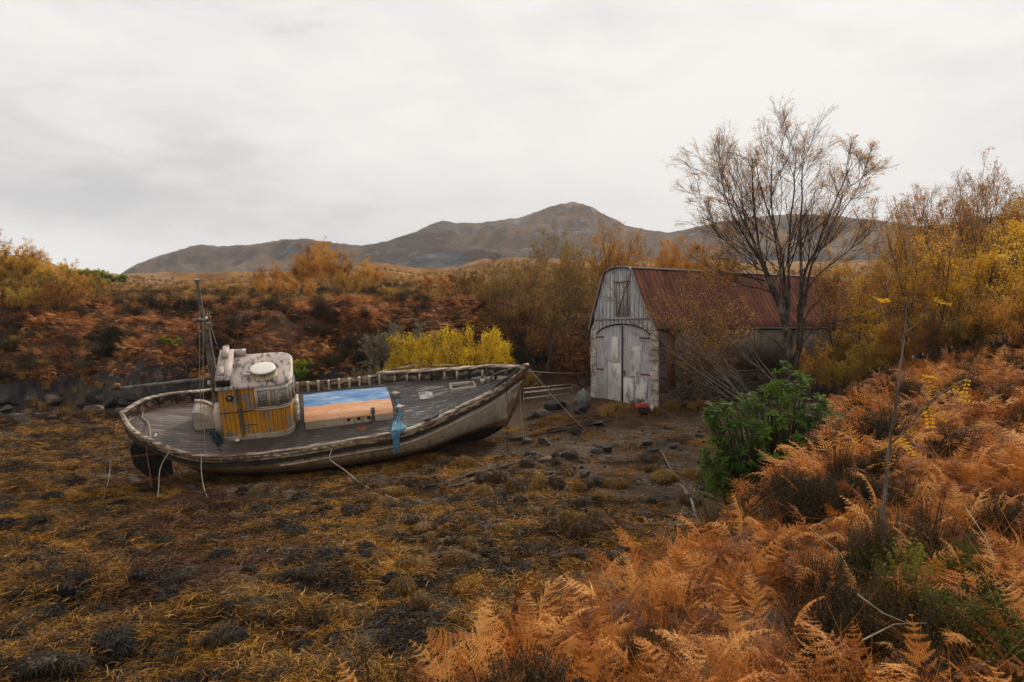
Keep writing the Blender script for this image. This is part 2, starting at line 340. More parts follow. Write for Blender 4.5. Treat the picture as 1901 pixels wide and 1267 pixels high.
MR = [505, 512, 522, 520, 518, 514, 496, 476, 461, 457, 461, 460, 455, 446, 448, 455, 459, 450, 434, 419, 411, 417, 415, 408, 395, 381, 376, 386, 402, 420, 431, 434, 424, 412, 405, 401, 405, 413, 423, 419, 407, 400, 397, 420, 480]
us = np.linspace(-1.5, 1.5, 1100); vs = np.linspace(0, 1.35, 150)
Uu, Vv = np.meshgrid(us, vs); px = CX+FPX*Uu
Yr = 2500+500*np.sin(px/420.)+np.interp(px, [300, 1060, 1500, 1901], [-700, 500, -200, 500])
Ym = 650+(Yr-650)*Vv; ridge = EYE+(HZ-np.interp(px, MP, MR))/FPX*Yr; foot = 40.
pr = np.where(Vv <= 1, Vv**.75*(1-.28*np.sin(PI*Vv)), 1-(Vv-1)*1.8)
Xm = Uu*Ym
rg = 1-2*np.abs(fbm(Xm/330+4, Ym/330, 90, 6, .55)); am = np.sin(PI*np.clip(Vv, 0, 1))**.7
Zm = foot+(ridge-foot)*pr+am*(rg-.55)*95*np.clip((ridge-60)/200, .15, 1.2)+fbm(Xm/60, Ym/60, 95, 5, .65)*18*(.35+am)+am*(1-2*np.abs(fbm(Xm/120, Ym/90, 97, 5, .65)))*44
lim = EYE+(ridge-EYE)*Ym/Yr
Zm = np.where(Vv < 1, np.minimum(Zm, lim+fbm(Xm/55, Ym/55, 95, 6, .68)*7), Zm)
Zm = np.where(Vv < .02, -20, Zm)
a, b = Xm.shape; i = np.arange(a-1)[:, None]*b; j = np.arange(b-1)[None]
tag(link('mountains', mesh_np('mountains', np.stack([Xm, Ym, Zm], -1).reshape(-1, 3), np.stack([i+j, i+j+1, i+b+j+1, i+b+j], -1).reshape(-1, 4), M_mtn, smooth=True)), kind='structure')
# ================================================================== MATERIALS
def simple(name, c, rough=.6, metal=0, var=.25, scale=6, c2=None, bump=.3, spec=.4):
    c2 = c2 or tuple(x*(1-var) for x in c)
    def fn(t):
        p = t.coord('Object'); a = t.noise(p, scale, 6, .65, .3)
        return dict(color=t.mix(t.step(a, .38, .62), c2, c), rough=rough, metal=metal, normal=t.bump(t.noise(p, scale*6, 4), bump, .01), spec=spec)
    return material(name, fn)
def m_paint(base, under, seam_axis=None, seam=.1, peel=(.55, .62), stain=(.13, .05, .015), stainamt=.5, stretch=(1, 6, 6), rough=.55):
    def fn(t):
        p = t.coord('Object'); s = t.mapv(p, stretch); pe = t.noise(s, 2.2, 8, .7, .4); st = t.noise(t.mapv(p, (5, 5, .8)), 1.3, 6, .6, .5); fi = t.noise(p, 30, 4, .6)
        base2 = t.mix(t.step(t.noise(p, .8, 5, .6), .35, .65), tuple(x*.72 for x in base), base)
        c = t.mix(t.step(pe, *peel), base2, t.mix(fi, tuple(x*.5 for x in under), under))
        c = t.mix(t.math('MULTIPLY', t.step(st, .52, .68), stainamt), c, stain)
        h = t.math('MULTIPLY', pe, .4)
        if seam_axis is not None:
            co_ = t.sep(p)[seam_axis]; fr = t.math('FRACT', t.math('DIVIDE', t.math('ADD', co_, 50), seam))
            ln = t.math('MAXIMUM', t.step(fr, .90, .97), t.math('SUBTRACT', 1, t.step(fr, .02, .08)))
            c = t.mix(t.math('MULTIPLY', ln, .8), c, (.02, .014, .01)); h = t.math('SUBTRACT', h, ln)
        return dict(color=c, rough=rough, normal=t.bump(h, .6, .01))
    return fn
def m_hull(t):
    p = t.coord('Object'); x, y, z = t.sep(p); d = t.attr('depth', 'Fac')
    long_ = t.mapv(p, (.7, 3, 6)); a = t.noise(long_, 2.0, 8, .68, .5); b = t.noise(t.mapv(p, (3.5, 3, .7)), 1.4, 7, .65, .8); f = t.noise(t.mapv(p, (3, 10, 24)), 3, 5, .7)
    cream = t.ramp(t.noise(p, .7, 6, .65), [(.3, (.26, .18, .085)), (.5, (.50, .38, .22)), (.7, (.64, .54, .38))])
    bow = t.step(x, .5, 4.5); cream = t.mix(t.math('MULTIPLY', bow, .9), cream, t.ramp(a, [(.3, (.48, .42, .34)), (.65, (.74, .68, .58))]))
    c = t.mix(t.math('MULTIPLY', t.step(b, .52, .62), t.math('SUBTRACT', .75, t.math('MULTIPLY', bow, .45))), cream, (.16, .065, .022))      # rust runs
    c = t.mix(t.math('MULTIPLY', t.step(f, .56, .64), t.math('SUBTRACT', 1, t.math('MULTIPLY', bow, .7))), c, (.04, .025, .014)); c = t.mix(t.math('MULTIPLY', t.step(t.noise(p, 1.3, 6, .7), .5, .68), t.math('SUBTRACT', .6, t.math('MULTIPLY', bow, .4))), c, (.13, .085, .042))
    # rotten upper strakes, black band under the cap
    dd = t.math('ADD', d, t.math('MULTIPLY', t.math('SUBTRACT', a, .5), .16))
    band = t.math('MULTIPLY', t.step(dd, .20, .215), t.math('SUBTRACT', 1, t.step(dd, .285, .30)))
    amt = t.math('SUBTRACT', 1, t.math('MULTIPLY', t.step(x, 2.5, 4.5), .55))
    c = t.mix(t.math('MULTIPLY', band, amt), c, (.012, .009, .007))
    up = t.math('SUBTRACT', 1, t.step(d, .28, .5)); rot = t.math('MULTIPLY', up, t.step(a, .48, .54))
    c = t.mix(rot, c, t.mix(f, (.02, .012, .007), (.12, .075, .04)))
    # plank seams
    fr = t.math('FRACT', t.math('DIVIDE', d, .135)); ln = t.math('SUBTRACT', 1, t.step(fr, .03, .12))
    ln = t.math('MULTIPLY', ln, t.math('SUBTRACT', 1, t.math('MULTIPLY', bow, .65)))
    c = t.mix(t.math('MULTIPLY', ln, .75), c, (.03, .018, .01))
    stem = t.math('MULTIPLY', t.step(x, 4.9, 5.7), t.step(t.noise(p, 1.8, 5), .40, .6)); c = t.mix(t.math('MULTIPLY', stem, .85), c, (.23, .07, .018))
    wl = t.math('ADD', z, t.math('MULTIPLY', t.math('SUBTRACT', t.noise(p, 3, 4), .5), .12)); wl = t.math('ADD', wl, t.math('MULTIPLY', x, .07))
    c = t.mix(t.step(wl, -.30, -.55), c, t.mix(a, (.10, .05, .02), (.24, .14, .05)))
    c = t.mix(t.step(wl, -.66, -.72), c, t.mix(a, (.010, .008, .007), (.032, .022, .016)))
    return dict(color=c, rough=.62, normal=t.bump(t.math('SUBTRACT', t.math('MULTIPLY', a, .5), ln), .6, .015))
def m_deck(t):
    p = t.coord('Object'); x, y, z = t.sep(p)
    fr = t.math('FRACT', t.math('DIVIDE', t.math('ADD', y, 20), .115)); ln = t.math('SUBTRACT', 1, t.step(fr, .08, .24))
    pid = t.new('ShaderNodeMath', operation='FLOOR'); t.put(pid.inputs[0], t.math('DIVIDE', t.math('ADD', y, 20), .115))
    wn = t.new('ShaderNodeTexWhiteNoise', noise_dimensions='1D'); t.l.new(pid.outputs[0], wn.inputs['W'])
    a = t.noise(t.mapv(p, (.8, 7, 1)), 2.4, 8, .7, .3); b = t.noise(t.mapv(p, (1, 12, 1)), 1.7, 7, .75, .4); g = t.noise(p, .55, 4, .6)
    c = t.ramp(a, [(.3, (.030, .026, .024)), (.5, (.085, .075, .070)), (.7, (.18, .16, .15))])
    aft = t.math('SUBTRACT', 1, t.step(x, -3.2, -1.5)); c = t.mix(t.math('MULTIPLY', aft, .55), c, t.ramp(a, [(.3, (.10, .062, .045)), (.7, (.26, .18, .14))]))
    c = t.mix(t.math('MULTIPLY', wn.outputs[0], .55), c, (.035, .029, .026))
    mid = t.math('MULTIPLY', t.step(x, -3.4, -3), t.math('SUBTRACT', 1, t.step(x, 1.2, 2.4))); mid = t.math('MULTIPLY', mid, t.math('SUBTRACT', 1, t.step(y, -1, .3)))
    c = t.mix(t.math('MULTIPLY', mid, .7), c, (.035, .022, .014))
    fl = t.math('MULTIPLY', t.step(b, .56, .60), t.step(g, .40, .55)); fl = t.math('MULTIPLY', fl, t.math('ADD', .35, t.math('MULTIPLY', t.step(x, .5, 2), .65)))
    c = t.mix(fl, c, (.55, .51, .46)); c = t.mix(t.math('MULTIPLY', t.step(t.noise(p, .9, 6, .7, .5), .52, .66), .55), c, (.05, .034, .024)); c = t.mix(t.math('MULTIPLY', ln, .8), c, (.012, .010, .009))
    r = t.math('ADD', .38, t.math('MULTIPLY', a, .4))
    return dict(color=c, rough=r, normal=t.bump(t.math('SUBTRACT', t.math('MULTIPLY', a, .4), ln), .5, .008), spec=.5)
def m_canvas(t):
    p = t.coord('Object'); y = t.sep(p)[1]; n = t.noise(t.mapv(p, (.8, 3.2, 1), rot=(0, 0, .25)), 1.6, 7, .68, .4)
    yy = t.math('ADD', y, t.math('MULTIPLY', t.math('SUBTRACT', t.noise(p, 4, 2), .5), .01))
    blue = t.mix(t.step(n, .40, .70), (.035, .17, .40), (.30, .42, .54)); org = t.mix(t.step(n, .42, .7), (.62, .28, .11), (.72, .42, .26))
    c = t.mix(t.step(yy, .135, .15), org, blue)
    w1 = t.noise(t.mapv(p, (1, 3.5, 1), rot=(0, 0, .6)), 1.8, 3, .5, 1.0); w2 = t.step(t.math('ABSOLUTE', t.math('SUBTRACT', w1, .5)), .03, .0)
    c = t.mix(t.math('MULTIPLY', w2, .3), c, (.32, .16, .09)); c = t.mix(t.math('MULTIPLY', t.step(t.noise(p, 9, 6, .7), .6, .75), .35), c, (.55, .5, .45))
    return dict(color=c, rough=.33, normal=t.bump(w1, .25, .02), spec=.5)
M_hull = material('hull_paint', m_hull); M_deck = material('deck_planks', m_deck); M_canvas = material('hatch_canvas', m_canvas)
M_cap = material('rail_timber', m_paint((.48, .39, .28), (.13, .075, .05), peel=(.46, .54), stretch=(.45, 3, 3), stain=(.16, .06, .03)))
M_cream = material('cream_paint', m_paint((.50, .42, .31), (.16, .12, .09), peel=(.58, .66), stretch=(1, 4, 4)))
M_white = material('white_paint', m_paint((.68, .64, .58), (.25, .21, .18), peel=(.60, .68), stretch=(2, 2, 2), stainamt=.4))
M_yellow = material('yellow_boards', m_paint((.66, .29, .018), (.34, .30, .28), 0, .115, peel=(.525, .555), stretch=(1.4, 1.4, .7), stain=(.20, .075, .008), stainamt=.55))
M_roofp = material('wheelhouse_roof', m_paint((.44, .36, .32), (.085, .065, .055), peel=(.49, .60), stretch=(3.2, .8, 1), stain=(.33, .17, .10), stainamt=.6))
M_black = simple('black_void', (.010, .009, .008), .9, var=.4); M_oldwood = simple('old_spar_timber', (.17, .145, .12), .75, c2=(.075, .062, .05), scale=4)
M_dark = simple('tarred_timber', (.024, .018, .014), .85, c2=(.012, .009, .008)); M_rope = simple('pale_rope', (.36, .30, .22), .9, c2=(.2, .16, .11), scale=20)
M_steel = simple('weathered_steel', (.30, .30, .31), .4, .7, c2=(.16, .13, .11)); M_rust = simple('rusty_iron', (.22, .085, .03), .85, c2=(.07, .03, .015), scale=12)
M_glass = material('old_glass', lambda t: dict(color=t.ramp(t.noise(t.coord('Object'), 9, 7, .75, .5), [(.42, (.26, .24, .22)), (.52, (.10, .085, .07)), (.6, (.40, .37, .33))]), rough=.18, spec=.7))
M_blue = simple('blue_net', (.10, .24, .36), .85, c2=(.05, .13, .20), scale=14); M_teal = simple('teal_net', (.02, .085, .08), .9, c2=(.008, .02, .02), scale=14)
# ================================================================== FISHING BOAT
BW = dict(X=-5.324, Y=21.244, Z=1.50, psi=.29, th=.074, ph=.434)
BR = Matrix.Rotation(BW['psi'], 4, 'Z')@Matrix.Rotation(-BW['th'], 4, 'Y')@Matrix.Rotation(BW['ph'], 4, 'X')
BM = Matrix.Translation((BW['X'], BW['Y'], BW['Z']))@BR; BMi = BM.inverted()
HL = 5.9945
ST = np.array([-1, -.95, -.85, -.7, -.4, 0, .3, .6, .8, .92, 1.])
BB = np.array([0, .615, 1.219, 1.688, 1.931, 1.834, 1.76, 1.216, .74, .301, .0]); ZR = np.array([.862, .792, .635, .398, .28, .287, .373, .639, .851, 1.009, 1.12])
def herm(c, t):
    t = np.clip(np.asarray(t, float), -1, 1); i = np.clip(np.searchsorted(ST, t, side='right')-1, 0, len(ST)-2); h = ST[i+1]-ST[i]; u = (t-ST[i])/h; m = np.gradient(c, ST)
    return (2*u**3-3*u**2+1)*c[i]+(u**3-2*u*u+u)*h*m[i]+(-2*u**3+3*u*u)*c[i+1]+(u**3-u*u)*h*m[i+1]
def zdk(x): x = np.asarray(x, float); return herm(ZR, x/HL)-.29-.14*ss(x/HL, 0, 1)
def loc(px, row, axis=2, val=0.0, deck=False):
    o = BMi@Vector((0, 0, EYE)); d = (BMi.to_3x3())@Vector(((px-CX)/FPX, 1, -(row-HZ)/FPX)); v = val
    for _ in range(8):
        k = (v-o[axis])/d[axis]; p = o+d*k
        if deck: v = float(zdk(p.x))+val
        else: break
    return p
boat = bpy.data.objects.new('fishing_boat', None); COL.objects.link(boat); boat.matrix_world = BM
tag(boat, 'derelict cream wooden fishing boat leaning over on the weedy shore, yellow wheelhouse and bare mast', 'boat')
tt = np.sin(np.linspace(-PI/2, PI/2, 200)); S = np.linspace(0, 1, 26)
KT = [-1, -.93, -.8, -.6, 0, .5, .8, .93, 1]; KZ = [.10, -.30, -.80, -1.15, -1.45, -1.45, -1.35, -1.25, -1.15]
def hull_grid(tt, S, side, off=0.0, top=None):
    T, s = np.meshgrid(tt, S, indexing='ij'); b = herm(BB, T); zr = herm(ZR, T)-(0 if top is None else top(T*HL)); zb = np.interp(T, KT, KZ)
    n = np.interp(T, [-1, -.6, 0, .4, .8, 1], [1.5, 1.9, 3.0, 2.6, 1.7, 1.4]); e = np.interp(T, [-1, -.3, .4, 1], [.62, .55, .62, .85])
    wd = np.maximum(b, 0)*(1-s**n)**e+(off if off else 0)*np.minimum(1, np.maximum(b, 0)*6)
    x = HL*T-(.40*s+.25*s**3)*ss(T, .45, 1)+1.15*np.clip((s-.38)/.62, 0, 1)*ss(-T, .62, 1)
    return np.stack([x, side*wd, zr+(zb-zr)*s], -1)
gapfun = lambda x: .10*ss(x, -3.4, -3.3)*(1-ss(x, .2, .3))
hb = MB(); dep = []
for sd_ in (-1, 1):
    G = hull_grid(tt, S, sd_, top=gapfun if sd_ < 0 else None); hb.grid(G, flip=sd_ > 0)
    dep.append((herm(ZR, tt)[:, None]-G[:, :, 2]).ravel())
o = link('hull', hb.mesh('hull', M_hull, True, attrs={'depth': np.concatenate(dep)}), boat)
md = o.modifiers.new('thick', 'SOLIDIFY'); md.thickness = .05; md.offset = -1
# inner bulwark and deck
ib = MB()
for sd_ in (-1, 1):
    b = np.maximum(herm(BB, tt)-.07, 0); zt = herm(ZR, tt)-(gapfun(tt*HL) if sd_ < 0 else 0)-.02; x = tt*(HL-.06)
    if sd_ > 0: zt = zt-.22*ss(x, -1.4, -1.3)*(1-ss(x, 1.35, 1.45))*0.6
    ib.grid(np.stack([np.stack([x, sd_*b, zt], -1), np.stack([x, sd_*b*.985, zdk(x)-.03], -1)], 1), flip=sd_ < 0)
part('bulwark', ib, material('bulwark_inner', m_paint((.34, .28, .22), (.045, .03, .022), peel=(.40, .50), stretch=(1, 3, 3))), boat)
db = MB(); b = np.maximum(herm(BB, tt)-.08, 0); x = tt*(HL-.08); v = np.linspace(-1, 1, 9)
db.grid(np.stack([np.repeat(x[:, None], 9, 1), b[:, None]*v[None], np.repeat(zdk(x)[:, None], 9, 1)+(.04*(1-v**2))[None]], -1), flip=True)
part('deck', db, M_deck, boat, True)
# cap rails (port cap broken away amidships)
def rail_strip(mb, t0, t1, side, wo, wi, z0, z1, zoff=None, n=90, j=0.0, seed=3):
    t = np.sin(np.linspace(math.asin(t0), math.asin(t1), n)); b = np.maximum(herm(BB, t), 0); z = herm(ZR, t); x = t*HL
    jj = j*fbm(x*1.3, x*0, seed, 3)
    def ln(off, dz):
        bx = np.gradient(b, x+1e-6*np.arange(n)); nx = -bx/np.sqrt(1+bx**2); ny = 1/np.sqrt(1+bx**2)
        nx = np.clip(np.nan_to_num(nx), -1, 1); return np.stack([x+nx*off, side*np.maximum(b+ny*off, 0), z+dz+jj], -1)
    A, B_, C_, D_ = ln(wo, z0), ln(wo, z1), ln(-wi, z1), ln(-wi, z0); G = np.stack([A, B_, C_, D_, A], 1)
    mb.grid(G, flip=side > 0)
    for e_ in (0, -1): mb.add(np.stack([A[e_], B_[e_], C_[e_], D_[e_]]), [[0, 1, 2, 3]])
c = MB(); rail_strip(c, -.999, .999, -1, .03, .075, -.015, .03, j=.03)
part('cap_rail', c, M_cap, boat)
c = MB(); rail_strip(c, -.999, -.24, 1, .035, .11, -.01, .035, j=.03, seed=9); part('cap_rail', c, M_cap, boat)
c = MB(); rail_strip(c, .22, .999, 1, .05, .12, -.01, .04, j=.05, seed=12); part('cap_rail', c, M_cap, boat)
c = MB()
c.tube([(1.5, 1.83, .44), (2.6, 1.70, .60), (3.9, 1.12, .80)], [.02, .028, .02], 4); part('split_plank', c, M_cap, boat)
c = MB(); rail_strip(c, -.97, .985, -1, .045, -.005, -.31, -.245, j=.03); rail_strip(c, -.97, .985, 1, .045, -.005, -.31, -.245); part('rubbing_strake', c, M_dark, boat)
c = MB(); rail_strip(c, -.3, .975, -1, .02, .05, -.475, -.44, j=.01); part('hull_moulding', c, M_cream, boat)
# stanchions
st_ = MB()
for i, x in enumerate(np.arange(-1.25, 1.45, .33)):
    t = x/HL; b = float(herm(BB, t)); z = float(herm(ZR, t)); hh = .06+.05*random.random()
    st_ = MB(); st_.box(x-.035, x+.035, b-.19, b-.08, float(zdk(x)), z+hh*.6); part('stanchion', st_, M_cream, boat, bv=.006)
for x in np.arange(-5.2, -1.5, .42):
    t = x/HL; b = float(herm(BB, t)); z = float(herm(ZR, t)); st_ = MB(); st_.box(x-.03, x+.03, b-.17, b-.07, float(zdk(x)), z-.02); part('stanchion', st_, M_dark, boat)
for x in np.arange(1.9, 5.2, .4):
    t = x/HL; b = float(herm(BB, t)); z = float(herm(ZR, t)); st_ = MB(); st_.box(x-.03, x+.03, b-.15, b-.07, float(zdk(x)), z-.06); part('stanchion', st_, M_cream if int(x*10) % 3 else M_dark, boat)
for x in np.arange(-3.3, .5, .26):
    t = x/HL; b = float(herm(BB, t)); z = float(herm(ZR, t)); st_ = MB(); st_.box(x-.05, x+.05, -b+.0, -b+.08, z-.14, z-.01); part('stanchion', st_, M_cream, boat)
# keel, stem and rudder
k = MB(); n = 60; T = np.linspace(-.80, .985, n); x = HL*T-.65*ss(T, .45, 1)+1.15*ss(-T, .62, 1); zt = np.interp(T, KT, KZ)+.12; zb = np.interp(T, [-.8, -.6, .7, .9, 1], [-1.62, -1.72, -1.70, -1.45, -1.15])
k.grid(np.stack([np.stack([x, x*0-.07, zt], -1), np.stack([x, x*0-.06, zb], -1), np.stack([x, x*0+.06, zb], -1), np.stack([x, x*0+.07, zt], -1)], 1)); part('keel', k, M_dark, boat)
k = MB(); s = np.linspace(-.03, 1, 24); x = HL-(.40*s+.25*np.clip(s, 0, 1)**3)+.05; z = 1.12+(-1.15-1.12)*s
k.grid(np.stack([np.stack([x-.12, x*0-.055, z], -1), np.stack([x+.03, x*0-.04, z], -1), np.stack([x+.03, x*0+.04, z], -1), np.stack([x-.12, x*0+.055, z], -1)], 1)); k.box(HL-.10, HL+.085, -.06, .06, 1.1, 1.21); part('stem', k, material('stem_timber', m_paint((.24, .15, .09), (.12, .05, .02), peel=(.45, .6))), boat)
k = MB(); ol = np.array([(-5.72, .05), (-5.95, -.35), (-5.92, -.9), (-5.65, -1.35), (-5.30, -1.52), (-4.95, -1.55), (-4.90, -.4), (-5.05, .05)]); nn = len(ol)
k.add(np.concatenate([np.c_[ol[:, 0], np.full(nn, -.05), ol[:, 1]], np.c_[ol[:, 0], np.full(nn, .05), ol[:, 1]]]), [[i, (i+1) % nn, nn+(i+1) % nn, nn+i] for i in range(nn)]); k.add(np.c_[ol[:, 0], np.full(nn, -.05), ol[:, 1]], [list(range(nn))[::-1]]); k.add(np.c_[ol[:, 0], np.full(nn, .05), ol[:, 1]], [list(range(nn))])
r_ = part('rudder', k, M_dark, boat, bv=.01); k = MB(); k.box(-5.9, -5.1, -.075, .075, -.62, -.55); part('strap', k, M_rust, r_)
# ---------------- wheelhouse
X0, X1, Y0, Y1 = -3.30, -1.37, -.753, 1.12; ZB = .10; ZT = 1.735
def outline(off=0, r=.42, n=9):
    P = [(X0-off, Y1+off), (X0-off, Y0-off)]; rr = r+off
    P += [(X1+off-rr+rr*math.sin(a), Y0-off+rr-rr*math.cos(a)) for a in np.linspace(0, PI/2, n)]
    P += [(X1+off-rr+rr*math.cos(a), Y1+off-rr+rr*math.sin(a)) for a in np.linspace(0, PI/2, n)]
    return np.array(P)
def prism(mb, P, z0, z1, m=0, caps=True):
    n = len(P); V = np.concatenate([np.c_[P, np.full(n, z0)], np.c_[P, np.full(n, z1)]]); mb.add(V, [[i, (i+1) % n, n+(i+1) % n, n+i] for i in range(n)], m)
    if caps: mb.add(V[:n], [list(range(n))[::-1]], m); mb.add(V[n:], [list(range(n))], m)
wh = bpy.data.objects.new('wheelhouse', None); wh = MB(); prism(wh, outline(), ZB-.12, ZT); wh = part('wheelhouse', wh, M_yellow, boat)
q = MB(); prism(q, outline(.025), ZB-.13, ZB+.07); part('skirting_board', q, M_cream, wh)
q = MB(); prism(q, outline(.02), .955, .985, caps=False); part('rubbing_strip', q, M_dark, wh)
# window band forward
P = outline(.02); P = np.array([p for p in P if p[0] > -1.83]); P = np.concatenate([[(-2.36, Y0-.02)], P[P[:, 1] < .3], P[P[:, 1] > .3], [(-2.36, Y1+.02)]])
q = MB(); n = len(P); z0, z1 = .99, 1.73
q.grid(np.stack([np.c_[P, np.full(n, z0)], np.c_[P, np.full(n, z1)]], 1)); wb = part('window_band', q, M_white, wh)
mdd = wb.modifiers.new('t', 'SOLIDIFY'); mdd.thickness = .03; mdd.offset = 0
q = MB(); n = len(P); q.grid(np.stack([np.c_[P*[1, 1]+0, np.full(n, .975)], np.c_[P+np.sign(P-[-2, .18])*[.04, .04], np.full(n, .975)], np.c_[P+np.sign(P-[-2, .18])*[.04, .04], np.full(n, 1.01)], np.c_[P, np.full(n, 1.01)]], 1)); part('sill', q, M_cream, wb)
def pane(x0, x1, z0, z1, y=Y0-.045, glass=M_glass, parent=wh):
    q = MB(); f = .035
    q.box(x0, x1, y-.012, y+.012, z1-f, z1); q.box(x0, x1, y-.012, y+.012, z0, z0+f); q.box(x0, x0+f, y-.010, y+.012, z0+f, z1-f); q.box(x1-f, x1, y-.010, y+.012, z0+f, z1-f)
    wn_ = part('window', q, M_cream, parent); g_ = MB(); g_.box(x0+f, x1-f, y-.002, y+.004, z0+f, z1-f); part('pane', g_, glass, wn_); return wn_
pane(-2.32, -1.99, 1.04, 1.64); pane(-1.98, -1.77, 1.04, 1.64, glass=simple('boarded_window', (.30, .25, .22), .6, c2=(.22, .18, .16)))
for ang in (24, 68):
    a = R(ang); rr = .42+.045; cx_, cy_ = X1-.42+rr*math.sin(a), Y0+.42-rr*math.cos(a); M = Matrix.Translation((cx_, cy_, 0))@Matrix.Rotation(a, 4, 'Z')
    q = MB(); f = .03
    for bx in ((-.15, .15, 1.60, 1.64), (-.15, .15, 1.05, 1.08), (-.15, -.12, 1.08, 1.60), (.12, .15, 1.08, 1.60)): q.box(bx[0], bx[1], -.014, .012, bx[2], bx[3], M)
    wn_ = part('window', q, M_cream, wh); q = MB(); q.box(-.12, .12, -.004, .004, 1.08, 1.60, M); part('pane', q, M_glass, wn_)
for yy in (-.15, .35, .85):
    q = MB(); M = Matrix.Translation((X1+.045, yy-.1, 0))@Matrix.Rotation(PI/2, 4, 'Z')
    for bx in ((-.2, .2, 1.60, 1.64), (-.2, .2, 1.05, 1.08), (-.2, -.17, 1.08, 1.60), (.17, .2, 1.08, 1.60)): q.box(bx[0], bx[1], -.014, .012, bx[2], bx[3], M)
    wn_ = part('window', q, M_cream, wh); q = MB(); q.box(-.17, .17, -.004, .004, 1.08, 1.60, M); part('pane', q, M_glass, wn_)
# porthole lamp, pipe, cleats
q = MB(); q.lathe([(.0, .05), (.045, .045), (.065, .02), (.07, 0)], k=18); ob = part('side_lamp', q, M_steel, wh, True); ob.location = (-3.03, Y0-.01, 1.44); ob.rotation_euler = (PI/2, 0, 0)
q = MB(); q.lathe([(.07, 0), (.10, .0), (.10, .02), (.07, .025)], k=20); ob = part('lamp_rim', q, M_black, wh, True); ob.location = (-3.03, Y0-.004, 1.44); ob.rotation_euler = (PI/2, 0, 0)
q = MB(); q.tube([(-2.80, Y0-.04, .15), (-2.80, Y0-.04, 1.0), (-2.82, Y0-.045, 1.74)], .035, 8); part('vent_pipe', q, M_oldwood, wh, True)
q = MB(); q.box(-2.75, -2.35, Y0-.02, Y0-.004, .50, .51); part('crack', q, M_black, wh)
# roof
q = MB(); Pn = outline(.07); nP = len(Pn); cen = np.array([-2.3, .18])
rings = []
for f_, z_ in ((1, ZT+.01), (1.0, ZT+.055), (.93, ZT+.085), (.6, ZT+.12), (.25, ZT+.13)): rings.append(np.c_[cen+(Pn-cen)*f_, np.full(nP, z_)])
G = np.array(rings); G = np.concatenate([G, G[:, :1]], 1); q.grid(G, flip=True); q.add(rings[-1], [list(range(nP))[::-1]]); q.add(rings[0], [list(range(nP))])
rf = part('roof', q, M_roofp, wh)
q = MB(); q.lathe([(.0, .25), (.30, .245), (.345, .235), (.35, .20), (.35, .20), (.355, .03), (.375, .02), (.38, 0), (.30, -.02)], k=32)
pz = loc(489, 697, 2, ZT+.10); dr = part('roof_drum', q, material('drum_paint', lambda t: (lambda z, n: dict(color=t.mix(t.step(z, .19, .21), t.mix(t.step(n, .45, .6), (.42, .34, .20), (.22, .16, .09)), t.mix(n, (.72, .69, .64), (.62, .58, .52))), rough=.5))(t.sep(t.coord('Object'))[2], t.noise(t.mapv(t.coord('Object'), (6, 6, 1)), 2, 5, .6))), rf, True)
dr.location = (pz.x, pz.y, ZT+.11)
q = MB(); p1 = loc(460, 696, 2, ZT+.12); q.cyl((p1.x-.05, p1.y, ZT+.10), .035, .07, 10); q.box(p1.x-.05, p1.x+.12, p1.y-.03, p1.y+.03, ZT+.11, ZT+.15); part('cleat', q, M_white, rf)
q = MB(); p1 = loc(506, 706, 2, ZT+.12); q.cyl((p1.x, p1.y, ZT+.08), .07, .05, 12); q.cyl((p1.x, p1.y, ZT+.12), .03, .06, 10); part('lamp_socket', q, M_steel, rf)
q = MB(); p1 = loc(490, 706, 2, ZT+.12); q.box(p1.x-.16, p1.x+.16, p1.y-.03, p1.y+.03, ZT+.07, ZT+.14); part('batten', q, M_roofp, rf)
# broken companion box at the after edge of the roof
q = MB(); xa, xb = X0-.05, X0+.45; zl = ZT+.10
q.box(xa, xb-.10, Y0+.0, Y1+.02, zl+.17, zl+.20); q.box(xa, xa+.03, Y0, Y1+.02, ZT, zl+.17); q.box(xb-.13, xb-.10, Y0+.05, Y1-.05, ZT+.05, zl+.17)
bx = part('broken_hatch', q, M_roofp, rf); q = MB(); q.box(xa+.03, xb-.13, Y0-.0, Y0+.04, ZT+.06, zl+.165); part('dark_opening', q, M_black, bx)
q = MB(); q.box(xa+.10, xa+.27, .55, Y1+.06, zl+.20, zl+.31); part('broken_board', q, M_roofp, bx); q = MB(); q.box(xa+.05, xa+.20, -.35, .1, zl+.201, zl+.25, Matrix.Rotation(.04, 4, 'Z')); part('broken_board', q, M_roofp, bx)
q = MB(); q.box(xb-.1, xb+.22, Y1-.12, Y1+.05, zl-.02, zl+.17); part('end_block', q, M_roofp, bx)
q = MB(); q.tube([(X0-.05, Y0+.1, ZT), (X0-.09, Y0+.25, ZT+.95)], .007, 5); part('whip_aerial', q, M_steel, wh)
# steps forward of the wheelhouse, with handrail
q = MB(); a_ = loc(549, 792, 2, 0, True); bx0 = a_.x-.02
q.box(bx0, bx0+.10, -.10, .55, .02, .10)
for yy in (-.35, .25): q.box(bx0+.02, bx0+.10, yy, yy+.06, 0.02, .75)
for z_ in (.2, .38, .56, .73): q.box(bx0+.0, bx0+.16, -.33, .29, z_, z_+.03)
part('steps', q, M_cream, boat)
q = MB(); q.tube([(X1+.06, -.45, 1.02), (X1+.12, -.40, 1.3), (X1+.10, -.30, 1.72), (X1, -.2, 1.78)], .014, 6); part('handrail', q, M_steel, wh)
